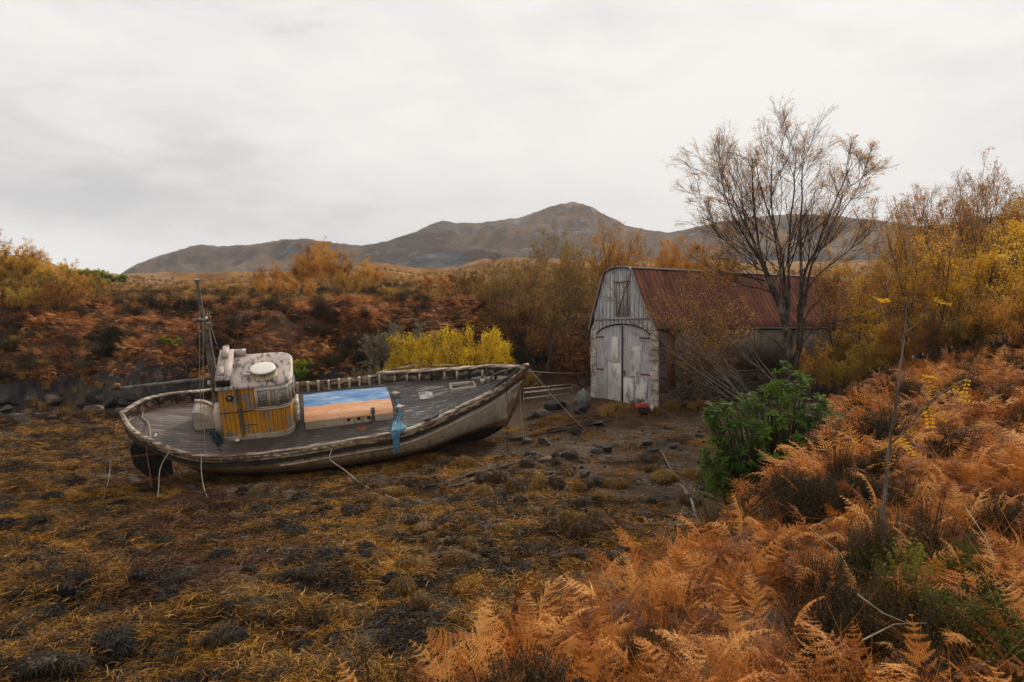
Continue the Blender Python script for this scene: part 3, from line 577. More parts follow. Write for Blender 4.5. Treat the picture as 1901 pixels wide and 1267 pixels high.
# quadrant engine box abaft the wheelhouse
q = MB(); ar = [(0, 0)]+[(.62*math.cos(a), .62*math.sin(a)) for a in np.linspace(0, PI/2, 10)]; n = len(ar); p0 = loc(362, 800, 2, 0, True)
def quad(q, x, y0, y1, s=1, flip=False, m=0):
    P2 = np.array([(x+a*s, b*s) for a, b in ar]); z = float(zdk(x))+.01; V = np.concatenate([np.c_[P2[:, 0], np.full(n, y0), P2[:, 1]+z], np.c_[P2[:, 0], np.full(n, y1), P2[:, 1]+z]])
    q.add(V, [[i, (i+1) % n, n+(i+1) % n, n+i] for i in range(n)], m); q.add(V[:n], [list(range(n))[::-1]], m); q.add(V[n:], [list(range(n))], m)
quad(q, p0.x, p0.y, p0.y+.10, .98); quad(q, p0.x+.02, p0.y+.12, p0.y+.62, .90); quad(q, p0.x, p0.y+.64, p0.y+.74, 1.0); part('engine_box', q, M_cream, boat)
q = MB(); q.box(p0.x-.04, p0.x+.06, p0.y+.12, p0.y+.64, .1, .60); part('engine_box_panel', q, simple('grey_board', (.22, .22, .25), .6), boat)
q = MB(); q.box(X0-.22, X0-.01, Y0+.10, .3, ZB-.08, .95); part('locker', q, M_cream, boat)
# mast, shrouds, boom
q = MB(); mx = -3.50
q.tube([(mx, .0, .1), (mx, 0, 2.2), (mx-.01, 0, 3.6), (mx-.02, 0, 4.72)], [.07, .066, .056, .042], 10); ms = part('mast', q, M_oldwood, boat, True)
q = MB(); q.tube([(mx+.13, .0, .1), (mx+.11, 0, 1.8), (mx+.07, 0, 3.3)], [.05, .042, .03], 8); q.box(mx-.05, mx+.15, -.04, .04, 3.42, 3.46); part('mast_splint', q, M_oldwood, ms)
q = MB(); q.cyl((mx-.02, 0, 4.66), .06, .10, 10); part('mast_cap', q, M_steel, ms); q = MB(); q.box(mx-.12, mx+.10, -.10, .10, 3.58, 3.62); q.tube([(mx-.25, 0, 3.55), (mx-.18, 0, 3.6), (mx, 0, 3.6)], .012, 5); part('mast_fitting', q, M_steel, ms)
bp = loc(396, 702, 1, 0.); be = loc(216, 722, 1, 0.); q = MB(); q.tube([bp, be], [.05, .04], 10); bo = part('boom', q, M_oldwood, boat, True)
q = MB(); q.box(be.x-.05, be.x+.10, -.05, .05, be.z-.02, be.z+.14); part('boom_fitting', q, M_rust, bo)
for (ax, ay), (bx_, by_), rr_ in (((371, 573), (374, 800), .010), ((377, 577), (381, 850), .008), ((384, 577), (410, 720), .008), ((388, 577), (402, 640), .007)):
    A = loc(ax, ay, 1, -.02); B_ = loc(bx_, by_, 1, -.5 if by_ < 840 else -1.6); q = MB(); mid = (A+B_)/2+Vector((-.03, 0, -.02)); q.tube([A, mid, B_], rr_, 5); part('stay_line', q, M_rope, ms)
q = MB(); p1 = loc(387, 703, 1, -.03); q.tube([(p1.x, p1.y, p1.z+.02), (p1.x, p1.y, p1.z-.05)], .01, 5); q.lathe([(0, -.22), (.035, -.20), (.05, -.14), (.03, -.07), (.0, -.05)], (p1.x, p1.y, p1.z), 12); part('hanging_bulb', q, M_white, boat, True)
# main hatch with painted canvas
hx0, hx1, hy0, hy1 = -1.081, 1.555, -.616, .959; q = MB(); q.box(hx0+.02, hx1-.02, hy0+.02, hy1-.02, -.02, .30); hc = part('hatch_coaming', q, M_cream, boat, bv=.01)
for xx in (.15, .45, .75): q = MB(); q.box(xx, xx+.09, hy0+.002, hy0+.022, .16, .26); part('coaming_cleat', q, M_dark, hc)
q = MB(); ym = .14; V = []
xs_ = np.linspace(hx0, hx1, 40); yv = [hy0, hy0, -.3, -.05, ym, .4, .7, hy1, hy1]; zv = [.27, .325, .335, .345, .352, .345, .335, .325, .27]
G = np.array([[(x, y, z+.022*float(fbm(np.array([x*2.]), np.array([y*3.]), 5, 2)[0])) for y, z in zip(yv, zv)] for x in xs_]); q.grid(G, flip=True); part('hatch_cover', q, M_canvas, boat, True)
q = MB(); q.box(hx1-.02, hx1+.0, hy0, hy1, .27, .33); part('cover_edge', q, M_rust, boat)
# deck furniture placed where it sits on the deck
p1 = loc(693, 783, deck=True); q = MB(); q.box(p1.x-.17, p1.x+.17, p1.y-.16, p1.y+.12, p1.z-.01, p1.z+.025); bpz = part('stove_base', q, M_white, boat, bv=.01)
q = MB(); q.tube([(p1.x, p1.y, p1.z), (p1.x, p1.y, p1.z+.46)], .065, 14); q.cyl((p1.x, p1.y, p1.z+.455), .072, .02, 14); part('stove_pipe', q, M_steel, boat, True); q = MB(); q.cyl((p1.x, p1.y, p1.z+.476), .05, .004, 14); part('pipe_mouth', q, M_black, boat)
for px_, r_w, rad, m_ in ((671, 797, .15, M_rust), (526, 823, .11, M_white), (257, 764, .09, M_white), (285, 809, .09, M_white), (607, 789, .06, M_white)):
    p1 = loc(px_, r_w, deck=True); q = MB(); q.cyl((p1.x, p1.y, p1.z-.01), rad, .03 if rad < .12 else .05, 18); part('deck_filler_cap', q, m_, boat)
for px_, r_w in ((734, 738), (742, 763)):
    p1 = loc(px_, r_w, deck=True); q = MB(); q.cyl((p1.x, p1.y, p1.z-.01), .10, .03, 16); q.cyl((p1.x, p1.y, p1.z), .05, .15, 12); q.cyl((p1.x, p1.y, p1.z+.13), .085, .06, 14); q.box(p1.x-.15, p1.x+.15, p1.y-.02, p1.y+.02, p1.z+.14, p1.z+.17); part('bollard', q, M_cream, boat, True)
p1 = loc(797, 735, deck=True); q = MB(); q.box(p1.x-.33, p1.x+.33, p1.y-.22, p1.y+.22, p1.z-.04, p1.z+.05); part('fore_hatch_lid', q, material('peeling_lid', m_paint((.66, .63, .6), (.3, .24, .2), peel=(.50, .54), stretch=(3, 3, 3))), boat, bv=.02)
for px_, r_w in ((751, 725), (764, 765)):
    p1 = loc(px_, r_w, deck=True); q = MB(); q.box(p1.x-.15, p1.x+.15, p1.y-.05, p1.y+.05, p1.z-.01, p1.z+.012); part('deck_prism', q, M_white, boat)
p1 = loc(859, 721, deck=True); q = MB(); a_, b_ = .42, .20; zt = p1.z+.13; f = .05
q.box(p1.x-a_, p1.x+a_, p1.y-b_, p1.y-b_+f, p1.z-.05, zt); q.box(p1.x-a_, p1.x+a_, p1.y+b_-f, p1.y+b_, p1.z-.05, zt); q.box(p1.x-a_, p1.x-a_+f, p1.y-b_+f, p1.y+b_-f, p1.z-.05, zt); q.box(p1.x+a_-f, p1.x+a_, p1.y-b_+f, p1.y+b_-f, p1.z-.05, zt-.003)
fh = part('forward_hatch', q, M_cream, boat, bv=.006); q = MB(); q.box(p1.x-a_+f, p1.x+a_-f, p1.y-b_+f, p1.y+b_-f, p1.z-.01, p1.z+.01); part('dark_opening', q, M_black, fh)
for px_, r_w in ((896, 713), (909, 709)):
    p1 = loc(px_, r_w, deck=True); q = MB(); q.lathe([(.0, .16), (.09, .155), (.10, .12), (.055, .09), (.055, .02), (.11, 0)], (p1.x, p1.y, p1.z), 14); part('windlass_drum', q, M_cream, boat, True)
# red-painted waterway edges on the after deck
for sd_ in (-1, 1):
    t = np.linspace(-.93, -.55 if sd_ < 0 else -.45, 40); q = MB(); b = herm(BB, t)-.16; q.tube(np.stack([t*HL, sd_*b, zdk(t*HL)+.035], -1), .018, 4); part('waterway_strip', q, simple('red_strip', (.40, .13, .09), .7, c2=(.25, .07, .05)), boat)
q = MB(); p1 = loc(560, 700, deck=True); q.box(-3.0, -2.9, Y0-.2, Y0-.05, .1, .14); part('deck_cleat', q, M_white, boat)
# dark rotted stem head timbers
for i, (ax, ay, bx_, by_, r0) in enumerate(((905, 738, 935, 706, .05), (930, 715, 972, 688, .055), (938, 722, 968, 700, .05), (776, 812, 800, 800, .035))):
    A = loc(ax, ay, 1, float(-herm(BB, .7)*.7) if i < 3 else -1.6); t_ = (ax-905)/70
    x0_, x1_ = (4.6+i*.3, 5.5+i*.13) if i < 3 else (2.3, 2.8); P_ = [(x, -float(herm(BB, x/HL))+.06, float(herm(ZR, x/HL))+.05+.03*math.sin(x*9)) for x in np.linspace(x0_, x1_, 7)]; q = MB(); q.tube(P_, [r0*.5, r0, r0*1.2, r0*.8, r0*1.1, r0, r0*.4], 6); part('rotted_timber', q, M_dark, boat)
# mooring ropes and drapes (things of their own)
def rope(name, pts, r, label, mat=M_rope, cat='rope', sag=0, group=None, n=22):
    pts = [np.array(p, float) for p in pts]; out = []
    for a_, b_ in zip(pts[:-1], pts[1:]):
        for k_ in np.linspace(0, 1, n)[:-1]: out.append(a_+(b_-a_)*k_+np.array([0, 0, -sag*4*k_*(1-k_)]))
    out.append(pts[-1]); out = np.array(out)
    if sag == 0:
        for _ in range(5): out[1:-1] = (out[:-2]+out[1:-1]*2+out[2:])/4
        kk = np.arange(len(out)); out[1:-1, 0] += .03*np.sin(kk[1:-1]*.55+len(label)); out[1:-1, 1] += .03*np.cos(kk[1:-1]*.4)
    q = MB(); q.tube(out, r, 6); return tag(link(name, q.mesh(name, mat, True)), label, cat, group)
def railw(px, side=-1, dz=.04, off=.03):
    """world point on the outside of the rail nearest the given picture column"""
    best = None
    for t_ in np.linspace(-.98, .98, 400):
        P_ = BM@Vector((t_*HL, side*(float(herm(BB, t_))+off), float(herm(ZR, t_))+dz)); q_ = CX+FPX*P_.x/P_.y
        if best is None or abs(q_-px) < best[0]: best = (abs(q_-px), P_, t_)
    return best[1], best[2]
def onground(px, row, lift=.03):
    u = (px-CX)/FPX; s_ = (row-HZ)/FPX; Ys = np.linspace(3, 60, 3000); z = EYE-s_*Ys; g_ = ground_h(u*Ys, Ys); k_ = np.argmax(z < g_+lift); return Vector((u*Ys[k_], Ys[k_], g_[k_]+lift))
bowt = BM@Vector((HL+.03, 0, 1.12))
a_, _ = railw(316); rope('hanging_rope', [a_, a_+Vector((-.15, -.35, -.55)), onground(293, 936)], .014, 'pale frayed rope hanging from the stern quarter rail down to the seaweed', n=8)
a_, _ = railw(373); rope('hanging_rope', [a_, onground(378, 915), onground(392, 933), onground(410, 941)], .011, 'thin pale line hanging from the near rail left of the wheelhouse and trailing on weed', n=8)
a_, _ = railw(272); rope('hanging_rope', [a_, a_+Vector((.1, -.1, -.6)), a_+Vector((.25, -.25, -1.25))], .014, 'rust-stained rope hanging over the quarter beside the rudder', mat=M_rust, n=6)
rope('bow_mooring_rope', [bowt, onground(1088, 800)], .013, 'pale taut mooring rope running from the bow tip steeply down to the shingle', sag=.06)
rope('bow_mooring_rope', [bowt, onground(1146, 794)], .010, 'darker slack mooring rope from the bow tip to the stones before the shed door', sag=.35, mat=M_oldwood)
rope('bow_shore_line', [bowt+Vector((0, 0, -.15)), at(1092, 692, 31.9)], .009, 'thin level line from the bow tip to the left corner of the stone shed', sag=.05)
a_, _ = railw(941); rope('anchor_line', [a_, a_+Vector((.02, -.05, -.9)), onground(943, 838)], .012, 'dark line hanging down the bow planks to a shackle at the waterline', mat=M_dark, n=8)
c_ = BM@Vector((HL-.25, -.12, .9)); g_ = onground(972, 822); rope('bow_hanging_rope', [c_, Vector((g_.x, g_.y, g_.z))], .012, 'pale rope hanging straight down beside the stem', n=8)
a_, _ = railw(612, dz=-.12); rope('side_mooring_rope', [a_, a_+Vector((.1, -.3, -.3)), onground(672, 902), onground(760, 940)], .014, 'pale rope leaving the hull amidships and running along the dark ground', n=10)
a_ = BM@Vector((-5.2, -.1, -1.1)); rope('green_stern_rope', [a_, onground(332, 903), onground(372, 934), onground(400, 940)], .014, 'greenish rope running from under the stern over the weed', mat=M_teal, n=10)
rope('stern_mooring_rope', [BM@Vector((-HL-.02, 0, .8)), onground(206, 868), onground(190, 935)], .009, 'thin rope hanging from the sternpost down to the weed on the left', n=8)
a_ = loc(262, 765, deck=True); b_ = loc(275, 785, deck=True); a2, _ = railw(279)
rope('knotted_rope', [BM@a_+Vector((0, 0, .03)), BM@loc(265, 780, deck=True)+Vector((0, 0, .08)), BM@b_+Vector((0, 0, .03)), a2], .022, 'knotted white rope lying on the after deck across the rail', n=6)
a_ = loc(905, 712, deck=True, val=.1); rope('bow_warp', [BM@a_, BM@Vector((5.0, .1, .95)), bowt+Vector((-.15, 0, .02))], .028, 'thick old warp led from the windlass to the stem head', mat=M_oldwood, n=8)
a_ = loc(745, 735, deck=True, val=.1); b_, _ = railw(738)
# blue net draped over the rail
q = MB(); top = BM@loc(737, 742, deck=True, val=.15); top2 = BM@loc(741, 768, deck=True, val=.12); rr_, tn = railw(737, dz=.07); dn = BM.to_3x3()@Vector((0, -.10, 0)); end = rr_+Vector((-.05, -.12, -.66))
cl_ = [top, top2, BM@loc(739, 782, deck=True, val=.06), rr_+Vector((0, .28, .06)), rr_+Vector((0, .02, .035)), rr_+Vector((-.01, -.09, -.12)), rr_+Vector((-.03, -.12, -.4)), end]
wd_ = [.025, .035, .09, .24, .20, .10, .085, .02]; bx_ = (BM.to_3x3()@Vector((1, 0, 0))); G = []
pr_ = np.linspace(0, len(cl_)-1, 44)
for pp in pr_:
    i_ = min(int(pp), len(cl_)-2); f_ = pp-i_; c_ = np.array(cl_[i_].lerp(cl_[i_+1], f_)); wdd = wd_[i_]+(wd_[i_+1]-wd_[i_])*f_; row_ = []
    for v_ in np.linspace(-1, 1, 26): row_.append(c_+np.array(bx_)*v_*wdd+np.array([0, -1, .35])*(.04+.02*math.sin(pp*1.7))*math.cos(v_*7+pp*1.3+2*math.sin(v_*3+pp))*min(1, wdd*6)+np.array(bx_)*.03*math.sin(pp*2.3)+rng.normal(0, .010, 3))
    G.append(row_)
q.grid(np.array(G)); o = link('fishing_net', q.mesh('fishing_net', M_blue, True)); md = o.modifiers.new('t', 'SOLIDIFY'); md.thickness = .012; tag(o, 'faded blue net bundle tied to a deck bollard and hanging over the near rail', 'net')
q = MB()
for k_ in range(16):
    P_ = []; c0 = loc(395+rng.uniform(-5, 10), 800+rng.uniform(-4, 8), deck=True, val=.12+rng.uniform(0, .35)); c1 = loc(402+rng.uniform(0, 22), 815+rng.uniform(0, 24), deck=True, val=.03)
    for f_ in np.linspace(0, 1, 12): p_ = BM@c0.lerp(c1, f_); P_.append(np.array(p_)+rng.normal(0, .03, 3))
    q.tube(P_, .012, 4)
tag(link('tangled_net', q.mesh('tangled_net', M_teal)), 'dark green tangle of net and rope on deck beside the wheelhouse', 'net')
# ================================================================== BOATHOUSE
SP = Vector((6.03, 28.3, .80)); AX = Vector((-.474, .8805, 0)); BX = Vector((.8805, .474, 0))
SM = Matrix(((BX.x, AX.x, 0, SP.x), (BX.y, AX.y, 0, SP.y), (0, 0, 1, SP.z), (0, 0, 0, 1)))  # local x = back along the wall, y = across the front (leftwards), z up
shed = bpy.data.objects.new('boathouse', None); COL.objects.link(shed); shed.matrix_world = SM
tag(shed, 'old boathouse with grey board front, arched double door, stone walls and rusty red corrugated roof', 'shed')
W_, EV, LN = 4.73, 3.45, 14.0
def m_stone(t):
    p = t.coord('Object'); pp = t.mapv(p, (1.1, 1.3, 2.0)); dd = t.noise(p, 1.3, 3, .5, out=1); v = t.new('ShaderNodeVectorMath', operation='ADD'); t.put(v.inputs[0], pp); sc2 = t.new('ShaderNodeVectorMath', operation='SCALE'); t.put(sc2.inputs[0], dd); sc2.inputs['Scale'].default_value = .5; t.l.new(sc2.outputs[0], v.inputs[1]); pv = v.outputs[0]
    cid = t.vor(pv, 2.0, 'F1', 'Color'); ed = t.vor(pv, 2.0, 'DISTANCE_TO_EDGE', 'Distance'); s_ = t.new('ShaderNodeSeparateColor'); t.put(s_.inputs[0], cid); f = t.noise(p, 11, 6, .7)
    c = t.ramp(s_.outputs[0], [(0, (.022, .017, .014)), (.35, (.06, .04, .028)), (.7, (.12, .08, .055)), (1, (.19, .14, .10))]); c = t.mix(t.math('MULTIPLY', f, .6), c, (.05, .035, .025))
    c = t.mix(t.step(ed, .05, .015), c, (.16, .125, .095)); return dict(color=c, rough=.9, normal=t.bump(t.math('ADD', t.step(ed, 0, .12), t.math('MULTIPLY', f, .5)), .8, .04))
def m_quoin(t):
    p = t.coord('Object'); a = t.noise(p, 2.1, 7, .65, .4); b = t.noise(p, 7, 5, .7); z = t.sep(p)[2]
    fr = t.math('FRACT', t.math('ADD', t.math('DIVIDE', z, .42), t.math('MULTIPLY', a, .35))); ln = t.math('SUBTRACT', 1, t.step(fr, .02, .09))
    c = t.ramp(a, [(.34, (.17, .13, .10)), (.46, (.34, .29, .24)), (.6, (.56, .51, .45))]); c = t.mix(t.step(b, .56, .66), c, (.10, .075, .055)); c = t.mix(t.math('MULTIPLY', ln, .6), c, (.10, .08, .06))
    return dict(color=c, rough=.9, normal=t.bump(t.math('SUBTRACT', a, ln), .7, .03))
def m_boards(base, under, seam, ax=1):
    def fn(t):
        p = t.coord('Object'); y = t.sep(p)[ax]; a = t.noise(t.mapv(p, (6, 6, .8)), 1.6, 7, .7, .3); fr = t.math('FRACT', t.math('DIVIDE', t.math('ADD', y, 20), seam)); ln = t.math('SUBTRACT', 1, t.step(fr, .06, .24))
        pid = t.math('FLOOR', t.math('DIVIDE', t.math('ADD', y, 20), seam)); wn = t.new('ShaderNodeTexWhiteNoise', noise_dimensions='1D'); t.put(wn.inputs['W'], pid)
        c = t.mix(t.step(a, .34, .66), under, base); c = t.mix(t.math('MULTIPLY', wn.outputs[0], .4), c, tuple(x*.6 for x in base)); c = t.mix(t.math('MULTIPLY', t.step(t.noise(p, 1.2, 5, .6, .5), .55, .7), .5), c, (.17, .13, .10))
        c = t.mix(t.math('MULTIPLY', ln, .85), c, (.025, .024, .026)); return dict(color=c, rough=.75, normal=t.bump(t.math('SUBTRACT', t.math('MULTIPLY', a, .3), ln), .7, .02))
    return fn
def m_roof(t):
    p = t.coord('Object'); a = t.noise(t.mapv(p, (2.4, .5, .45)), 1.3, 8, .72, .5); b = t.noise(t.mapv(p, (2, 1, 1)), 5, 6, .75)
    c = t.ramp(a, [(.32, (.035, .018, .014)), (.44, (.12, .036, .020)), (.54, (.22, .066, .034)), (.64, (.30, .115, .05)), (.76, (.26, .17, .12))]); c = t.mix(t.step(b, .55, .70), c, (.07, .035, .025))
    c = t.mix(t.math('MULTIPLY', t.step(t.noise(p, 9, 5, .8), .54, .62), .55), c, (.34, .15, .045)); x = t.sep(p)[0]; f2 = t.math('FRACT', t.math('DIVIDE', x, .27)); c = t.mix(t.math('MULTIPLY', t.step(t.math('ABSOLUTE', t.math('SUBTRACT', f2, .5)), .2, .5), .5), c, (.03, .015, .011)); fr = t.math('FRACT', t.math('DIVIDE', x, .68)); c = t.mix(t.math('MULTIPLY', t.math('SUBTRACT', 1, t.step(fr, .01, .04)), .6), c, (.04, .02, .016))  # finer dark lines: corrugation shading and valley dirt painted into the colour
    return dict(color=c, rough=.8)
M_stone = material('rubble_stone', m_stone); M_quoin = material('painted_quoins', m_quoin); M_gable = material('gable_boards', m_boards((.52, .52, .53), (.30, .29, .285), .145)); M_door = material('door_boards', m_boards((.45, .43, .435), (.25, .22, .215), .115))
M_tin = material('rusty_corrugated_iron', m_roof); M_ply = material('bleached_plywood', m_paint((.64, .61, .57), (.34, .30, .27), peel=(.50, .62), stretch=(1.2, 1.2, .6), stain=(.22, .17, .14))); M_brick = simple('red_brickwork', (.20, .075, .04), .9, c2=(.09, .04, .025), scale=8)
M_render = material('cement_render', m_paint((.165, .135, .105), (.10, .08, .062), peel=(.46, .6), stretch=(1, 1, 1), stain=(.06, .045, .032))); M_trim = simple('pale_trim', (.27, .25, .235), .7)
# profile of the roof across the front (y, z above the base)
PF = [(-.05, EV-.14), (.36, EV+.40), (.76, EV+.94), (1.22, EV+1.76), (1.62, EV+2.50), (1.74, EV+2.60), (2.2, EV+2.66), (2.65, EV+2.68), (3.1, EV+2.66), (3.52, EV+2.58), (3.70, EV+2.44), (4.0, EV+1.80), (4.32, EV+1.12), (4.62, EV+.42), (W_+.12, EV-.14)]
q = MB(); nx = int((LN+.15)/.02); xs_ = np.linspace(-.10, LN, nx); pf = np.array(PF); dpf = np.gradient(pf, axis=0); nrm = np.stack([dpf[:, 1], -dpf[:, 0]], -1); nrm /= np.linalg.norm(nrm, axis=1)[:, None]
wv = .016*np.sin(xs_/.135*2*PI); G = np.zeros((nx, len(PF), 3)); G[:, :, 0] = xs_[:, None]; G[:, :, 1] = pf[None, :, 0]-nrm[None, :, 0]*wv[:, None]; G[:, :, 2] = pf[None, :, 1]-nrm[None, :, 1]*wv[:, None]
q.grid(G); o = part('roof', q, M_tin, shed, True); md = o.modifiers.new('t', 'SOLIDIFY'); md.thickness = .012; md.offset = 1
q = MB(); G2 = []; 
for x_ in (-.125, -.06):
    for k_ in (.02, -.03): G2.append(np.c_[np.full(len(PF), x_), pf[:, 0]-nrm[:, 0]*k_*1.0, pf[:, 1]-nrm[:, 1]*k_])
G2 = np.array(G2); G2 = G2[[0, 1, 3, 2, 0]]; q.grid(G2); part('bargeboard', q, M_trim, shed)
q = MB()
for y_, z_ in ((1.66, EV+2.56), (2.65, EV+2.71)): q.box(-.05, LN, y_-.07, y_+.07, z_-.01, z_+.03)
part('ridge_cap', q, M_trim, shed)
# walls
q = MB(); q.box(.06, LN-.1, 0, .45, -.6, EV-.02); q.box(.06, LN-.1, W_-.45, W_, -.6, EV-.02); q.box(LN-.55, LN-.1, .45, W_-.45, -.6, EV-.02); part('stone_wall', q, M_stone, shed)
for y0_, y1_ in ((-.03, .42), (W_-.42, W_+.03)):
    q = MB(); zs_ = np.linspace(-.6, EV+.55, 40); jj = fbm(zs_*2.2, zs_*0+y0_, 7, 3)*.05; G = []
    for z_, j1 in zip(zs_, jj):
        tp = max(0, z_-EV+.1)*.95; a0, a1 = (y0_+tp-.3*j1, y1_+j1) if y0_ < 1 else (y0_-j1, y1_-tp+.3*j1)
        G.append([(.055, a0, z_), (-.04-.3*j1, a0, z_), (-.04-.3*j1, a1, z_), (.055, a1, z_)])
    q.grid(np.array(G)); q.add(G[-1], [[0, 1, 2, 3]])
    part('quoin_pier', q, M_quoin, shed, bv=.02)
q = MB(); q.box(.50, .95, -.012, .2, .95, EV-.05); part('brick_jamb', q, M_brick, shed)
q = MB(); q.box(.95, 8.2, -.035, .3, 1.50, EV-.04); q.box(.93, 8.25, -.06, .02, 1.44, 1.50); rp = part('render_panel', q, M_render, shed)
for x_ in (3.3, 5.6): q = MB(); q.box(x_, x_+.03, -.045, -.036, 1.5, EV-.05); part('panel_joint', q, M_dark, rp)
q = MB(); q.box(-.05, LN-.2, -.13, -.02, EV-.16, EV-.06); part('wall_plate', q, M_dark, shed)
# gable boards above a cambered opening
def arch(y): return 2.95+.62*math.sqrt(max(0, 1-((y-2.365)/1.98)**2))
ys_ = np.linspace(.2, W_-.2, 60); topz = np.interp(ys_, pf[:, 0], pf[:, 1])-.03; botz = np.array([max(arch(y)-.02 if abs(y-2.365) < 1.9 else 3.0, 0) for y in ys_])
def slab(mb, ys, z0, z1, xa, xb):
    A = np.stack([np.c_[np.full(len(ys), xa), ys, z0], np.c_[np.full(len(ys), xa), ys, z1], np.c_[np.full(len(ys), xb), ys, z1], np.c_[np.full(len(ys), xb), ys, z0], np.c_[np.full(len(ys), xa), ys, z0]], 1); mb.grid(A)
    for e_ in (0, -1): mb.add(A[e_, :4], [[0, 1, 2, 3]])
q = MB(); slab(q, ys_, botz, topz, .0, .06)
# battens over the board joints
for y_ in np.arange(.35, W_-.3, .29):
    zt_ = float(np.interp(y_, pf[:, 0], pf[:, 1]))-.10; zb_ = max(arch(y_), 3.0)+.02
    if zt_ > zb_: q.box(-.022, .0-.002, y_-.022, y_+.022, zb_, zt_)
gb = part('gable', q, M_gable, shed)
q = MB(); q.box(-.05, -.024, .25, W_-.35, 3.78, 3.86, Matrix.Rotation(-.006, 4, 'X')); part('cross_rail', q, M_trim, gb)
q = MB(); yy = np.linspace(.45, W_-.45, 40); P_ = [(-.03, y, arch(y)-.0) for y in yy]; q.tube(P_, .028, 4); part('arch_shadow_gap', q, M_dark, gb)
q = MB(); q.box(-.045, -.024, 1.85, 2.75, 3.92, 5.45); ld = part('loft_door', q, material('loft_door_boards', m_boards((.40, .395, .40), (.25, .24, .235), .3)), gb)
q = MB(); q.box(-.065, -.046, 1.75, 2.9, 5.42, 5.47); q.box(-.06, -.046, 2.74, 2.78, 3.92, 5.42); q.tube([(-.07, 2.62, 4.0), (-.07, 1.75, 5.75)], .022, 5); q.tube([(-.07, 1.93, 4.4), (-.07, 1.86, 5.6)], .016, 5); part('strap', q, M_rust, ld)
# double doors
for yA, yB in ((.40, 2.30), (2.33, W_-.40)):
    yy = np.linspace(yA, yB, 40); q = MB(); slab(q, yy, np.full(40, -.15), np.array([arch(y)-.03 for y in yy]), -.035+.03, .03); dl = part('door_leaf', q, M_door, shed)
    for z_ in (.95, 2.95):
        q = MB(); e0, e1 = (yA-.05, yA+.75) if yA < 1 else (yB-.60, yB+.05); q.box(-.028, -.006, e0, e1, z_+(.45 if yA < 1 and z_ < 1 else .5 if z_ < 1 else 0), z_+.06+(.45 if yA < 1 and z_ < 1 else .5 if z_ < 1 else 0)); part('hinge', q, M_rust, dl)
    pt = ((.62, 1.42, .18, 1.28), (1.05, 1.78, 1.30, 2.6), (1.55, 2.24, -.12, 1.2)) if yA < 1 else ((2.42, 3.40, -.14, 1.82), (2.62, 3.18, 1.85, 3.0))
    for k_, (a0, a1, b0, b1) in enumerate(pt):
        q = MB(); q.box(-.035-.004*k_, -.007, a0, a1, b0, b1); part('patch_panel', q, M_ply, dl, bv=.004)
q = MB(); q.box(-.05, -.005, 2.28, 2.35, -.12, 3.5); part('door_gap_batten', q, M_dark, shed)
q = MB(); q.cyl((-.08, 2.16, 1.45), .07, .05, 14, axis=(1, 0, 0)); q.box(-.09, -.04, 2.08, 2.24, 1.32, 1.36); part('latch', q, M_rust, shed)
q = MB(); q.box(-.10, .35, .38, W_-.38, -.45, -.10); part('threshold', q, M_stone, shed)
# ---------------- small things by the shed
def put(name, px, row, builder, label, cat, rz=0, scale=1, sink=.0, Yo=None):
    p = onground(px, row, 0); r = bpy.data.objects.new(name, None); COL.objects.link(r); r.location = (p.x, p.y, p.z-sink); r.rotation_euler = (0, 0, rz); r.scale = (scale,)*3; builder(r); return tag(r, label, cat)
M_red = simple('red_enamel', (.42, .04, .025), .45, c2=(.22, .03, .02))
def eng(r):
    q = MB(); q.box(-.26, .26, -.16, .16, .10, .30); part('engine_block', q, M_dark, r, bv=.03)
    q = MB(); q.box(-.30, .20, -.17, .17, .31, .47, taper=.12); part('fuel_tank', q, M_red, r, bv=.04)
    q = MB(); q.cyl((0, 0, .47), .05, .04, 12); part('tank_cap', q, M_white, r)
    q = MB(); q.cyl((.30, -.0, .26), .12, .12, 16, axis=(1, 0, 0)); part('flywheel', q, M_white, r)
    for x_ in (-.2, .2): q = MB(); q.box(x_-.04, x_+.04, -.18, .18, 0, .10); part('foot', q, M_rust, r)
    q = MB(); q.tube([(-.3, -.18, .0), (-.3, -.18, .5), (.2, -.18, .5)], .014, 6); part('carry_frame', q, M_red, r)
put('portable_engine', 1193, 772, eng, 'small red-tanked portable engine sitting on the grass before the shed door', 'engine', rz=.2)
def buoy(r):
    q = MB(); q.lathe([(0, 0), (.16, .01), (.28, .12), (.32, .34), (.29, .56), (.17, .70), (.06, .74), (0, .745)], k=24); part('float_body', q, simple('grey_green_float', (.13, .14, .13), .5, c2=(.08, .085, .075)), r, True)
    q = MB(); q.tube([(.33*math.cos(a), .33*math.sin(a), .36) for a in np.linspace(0, 2*PI, 24)], .014, 5); q.tube([(0, -.33, .36), (0, -.30, .55), (0, -.02, .76)], .012, 5); q.lathe([(.05, .73), (.06, .80), (.03, .82), (0, .82)], k=10); part('rope_collar', q, M_rope, r)
put('mooring_buoy', 1083, 757, buoy, 'dark grey-green mooring buoy resting on stones at the left foot of the shed', 'buoy', sink=.02)
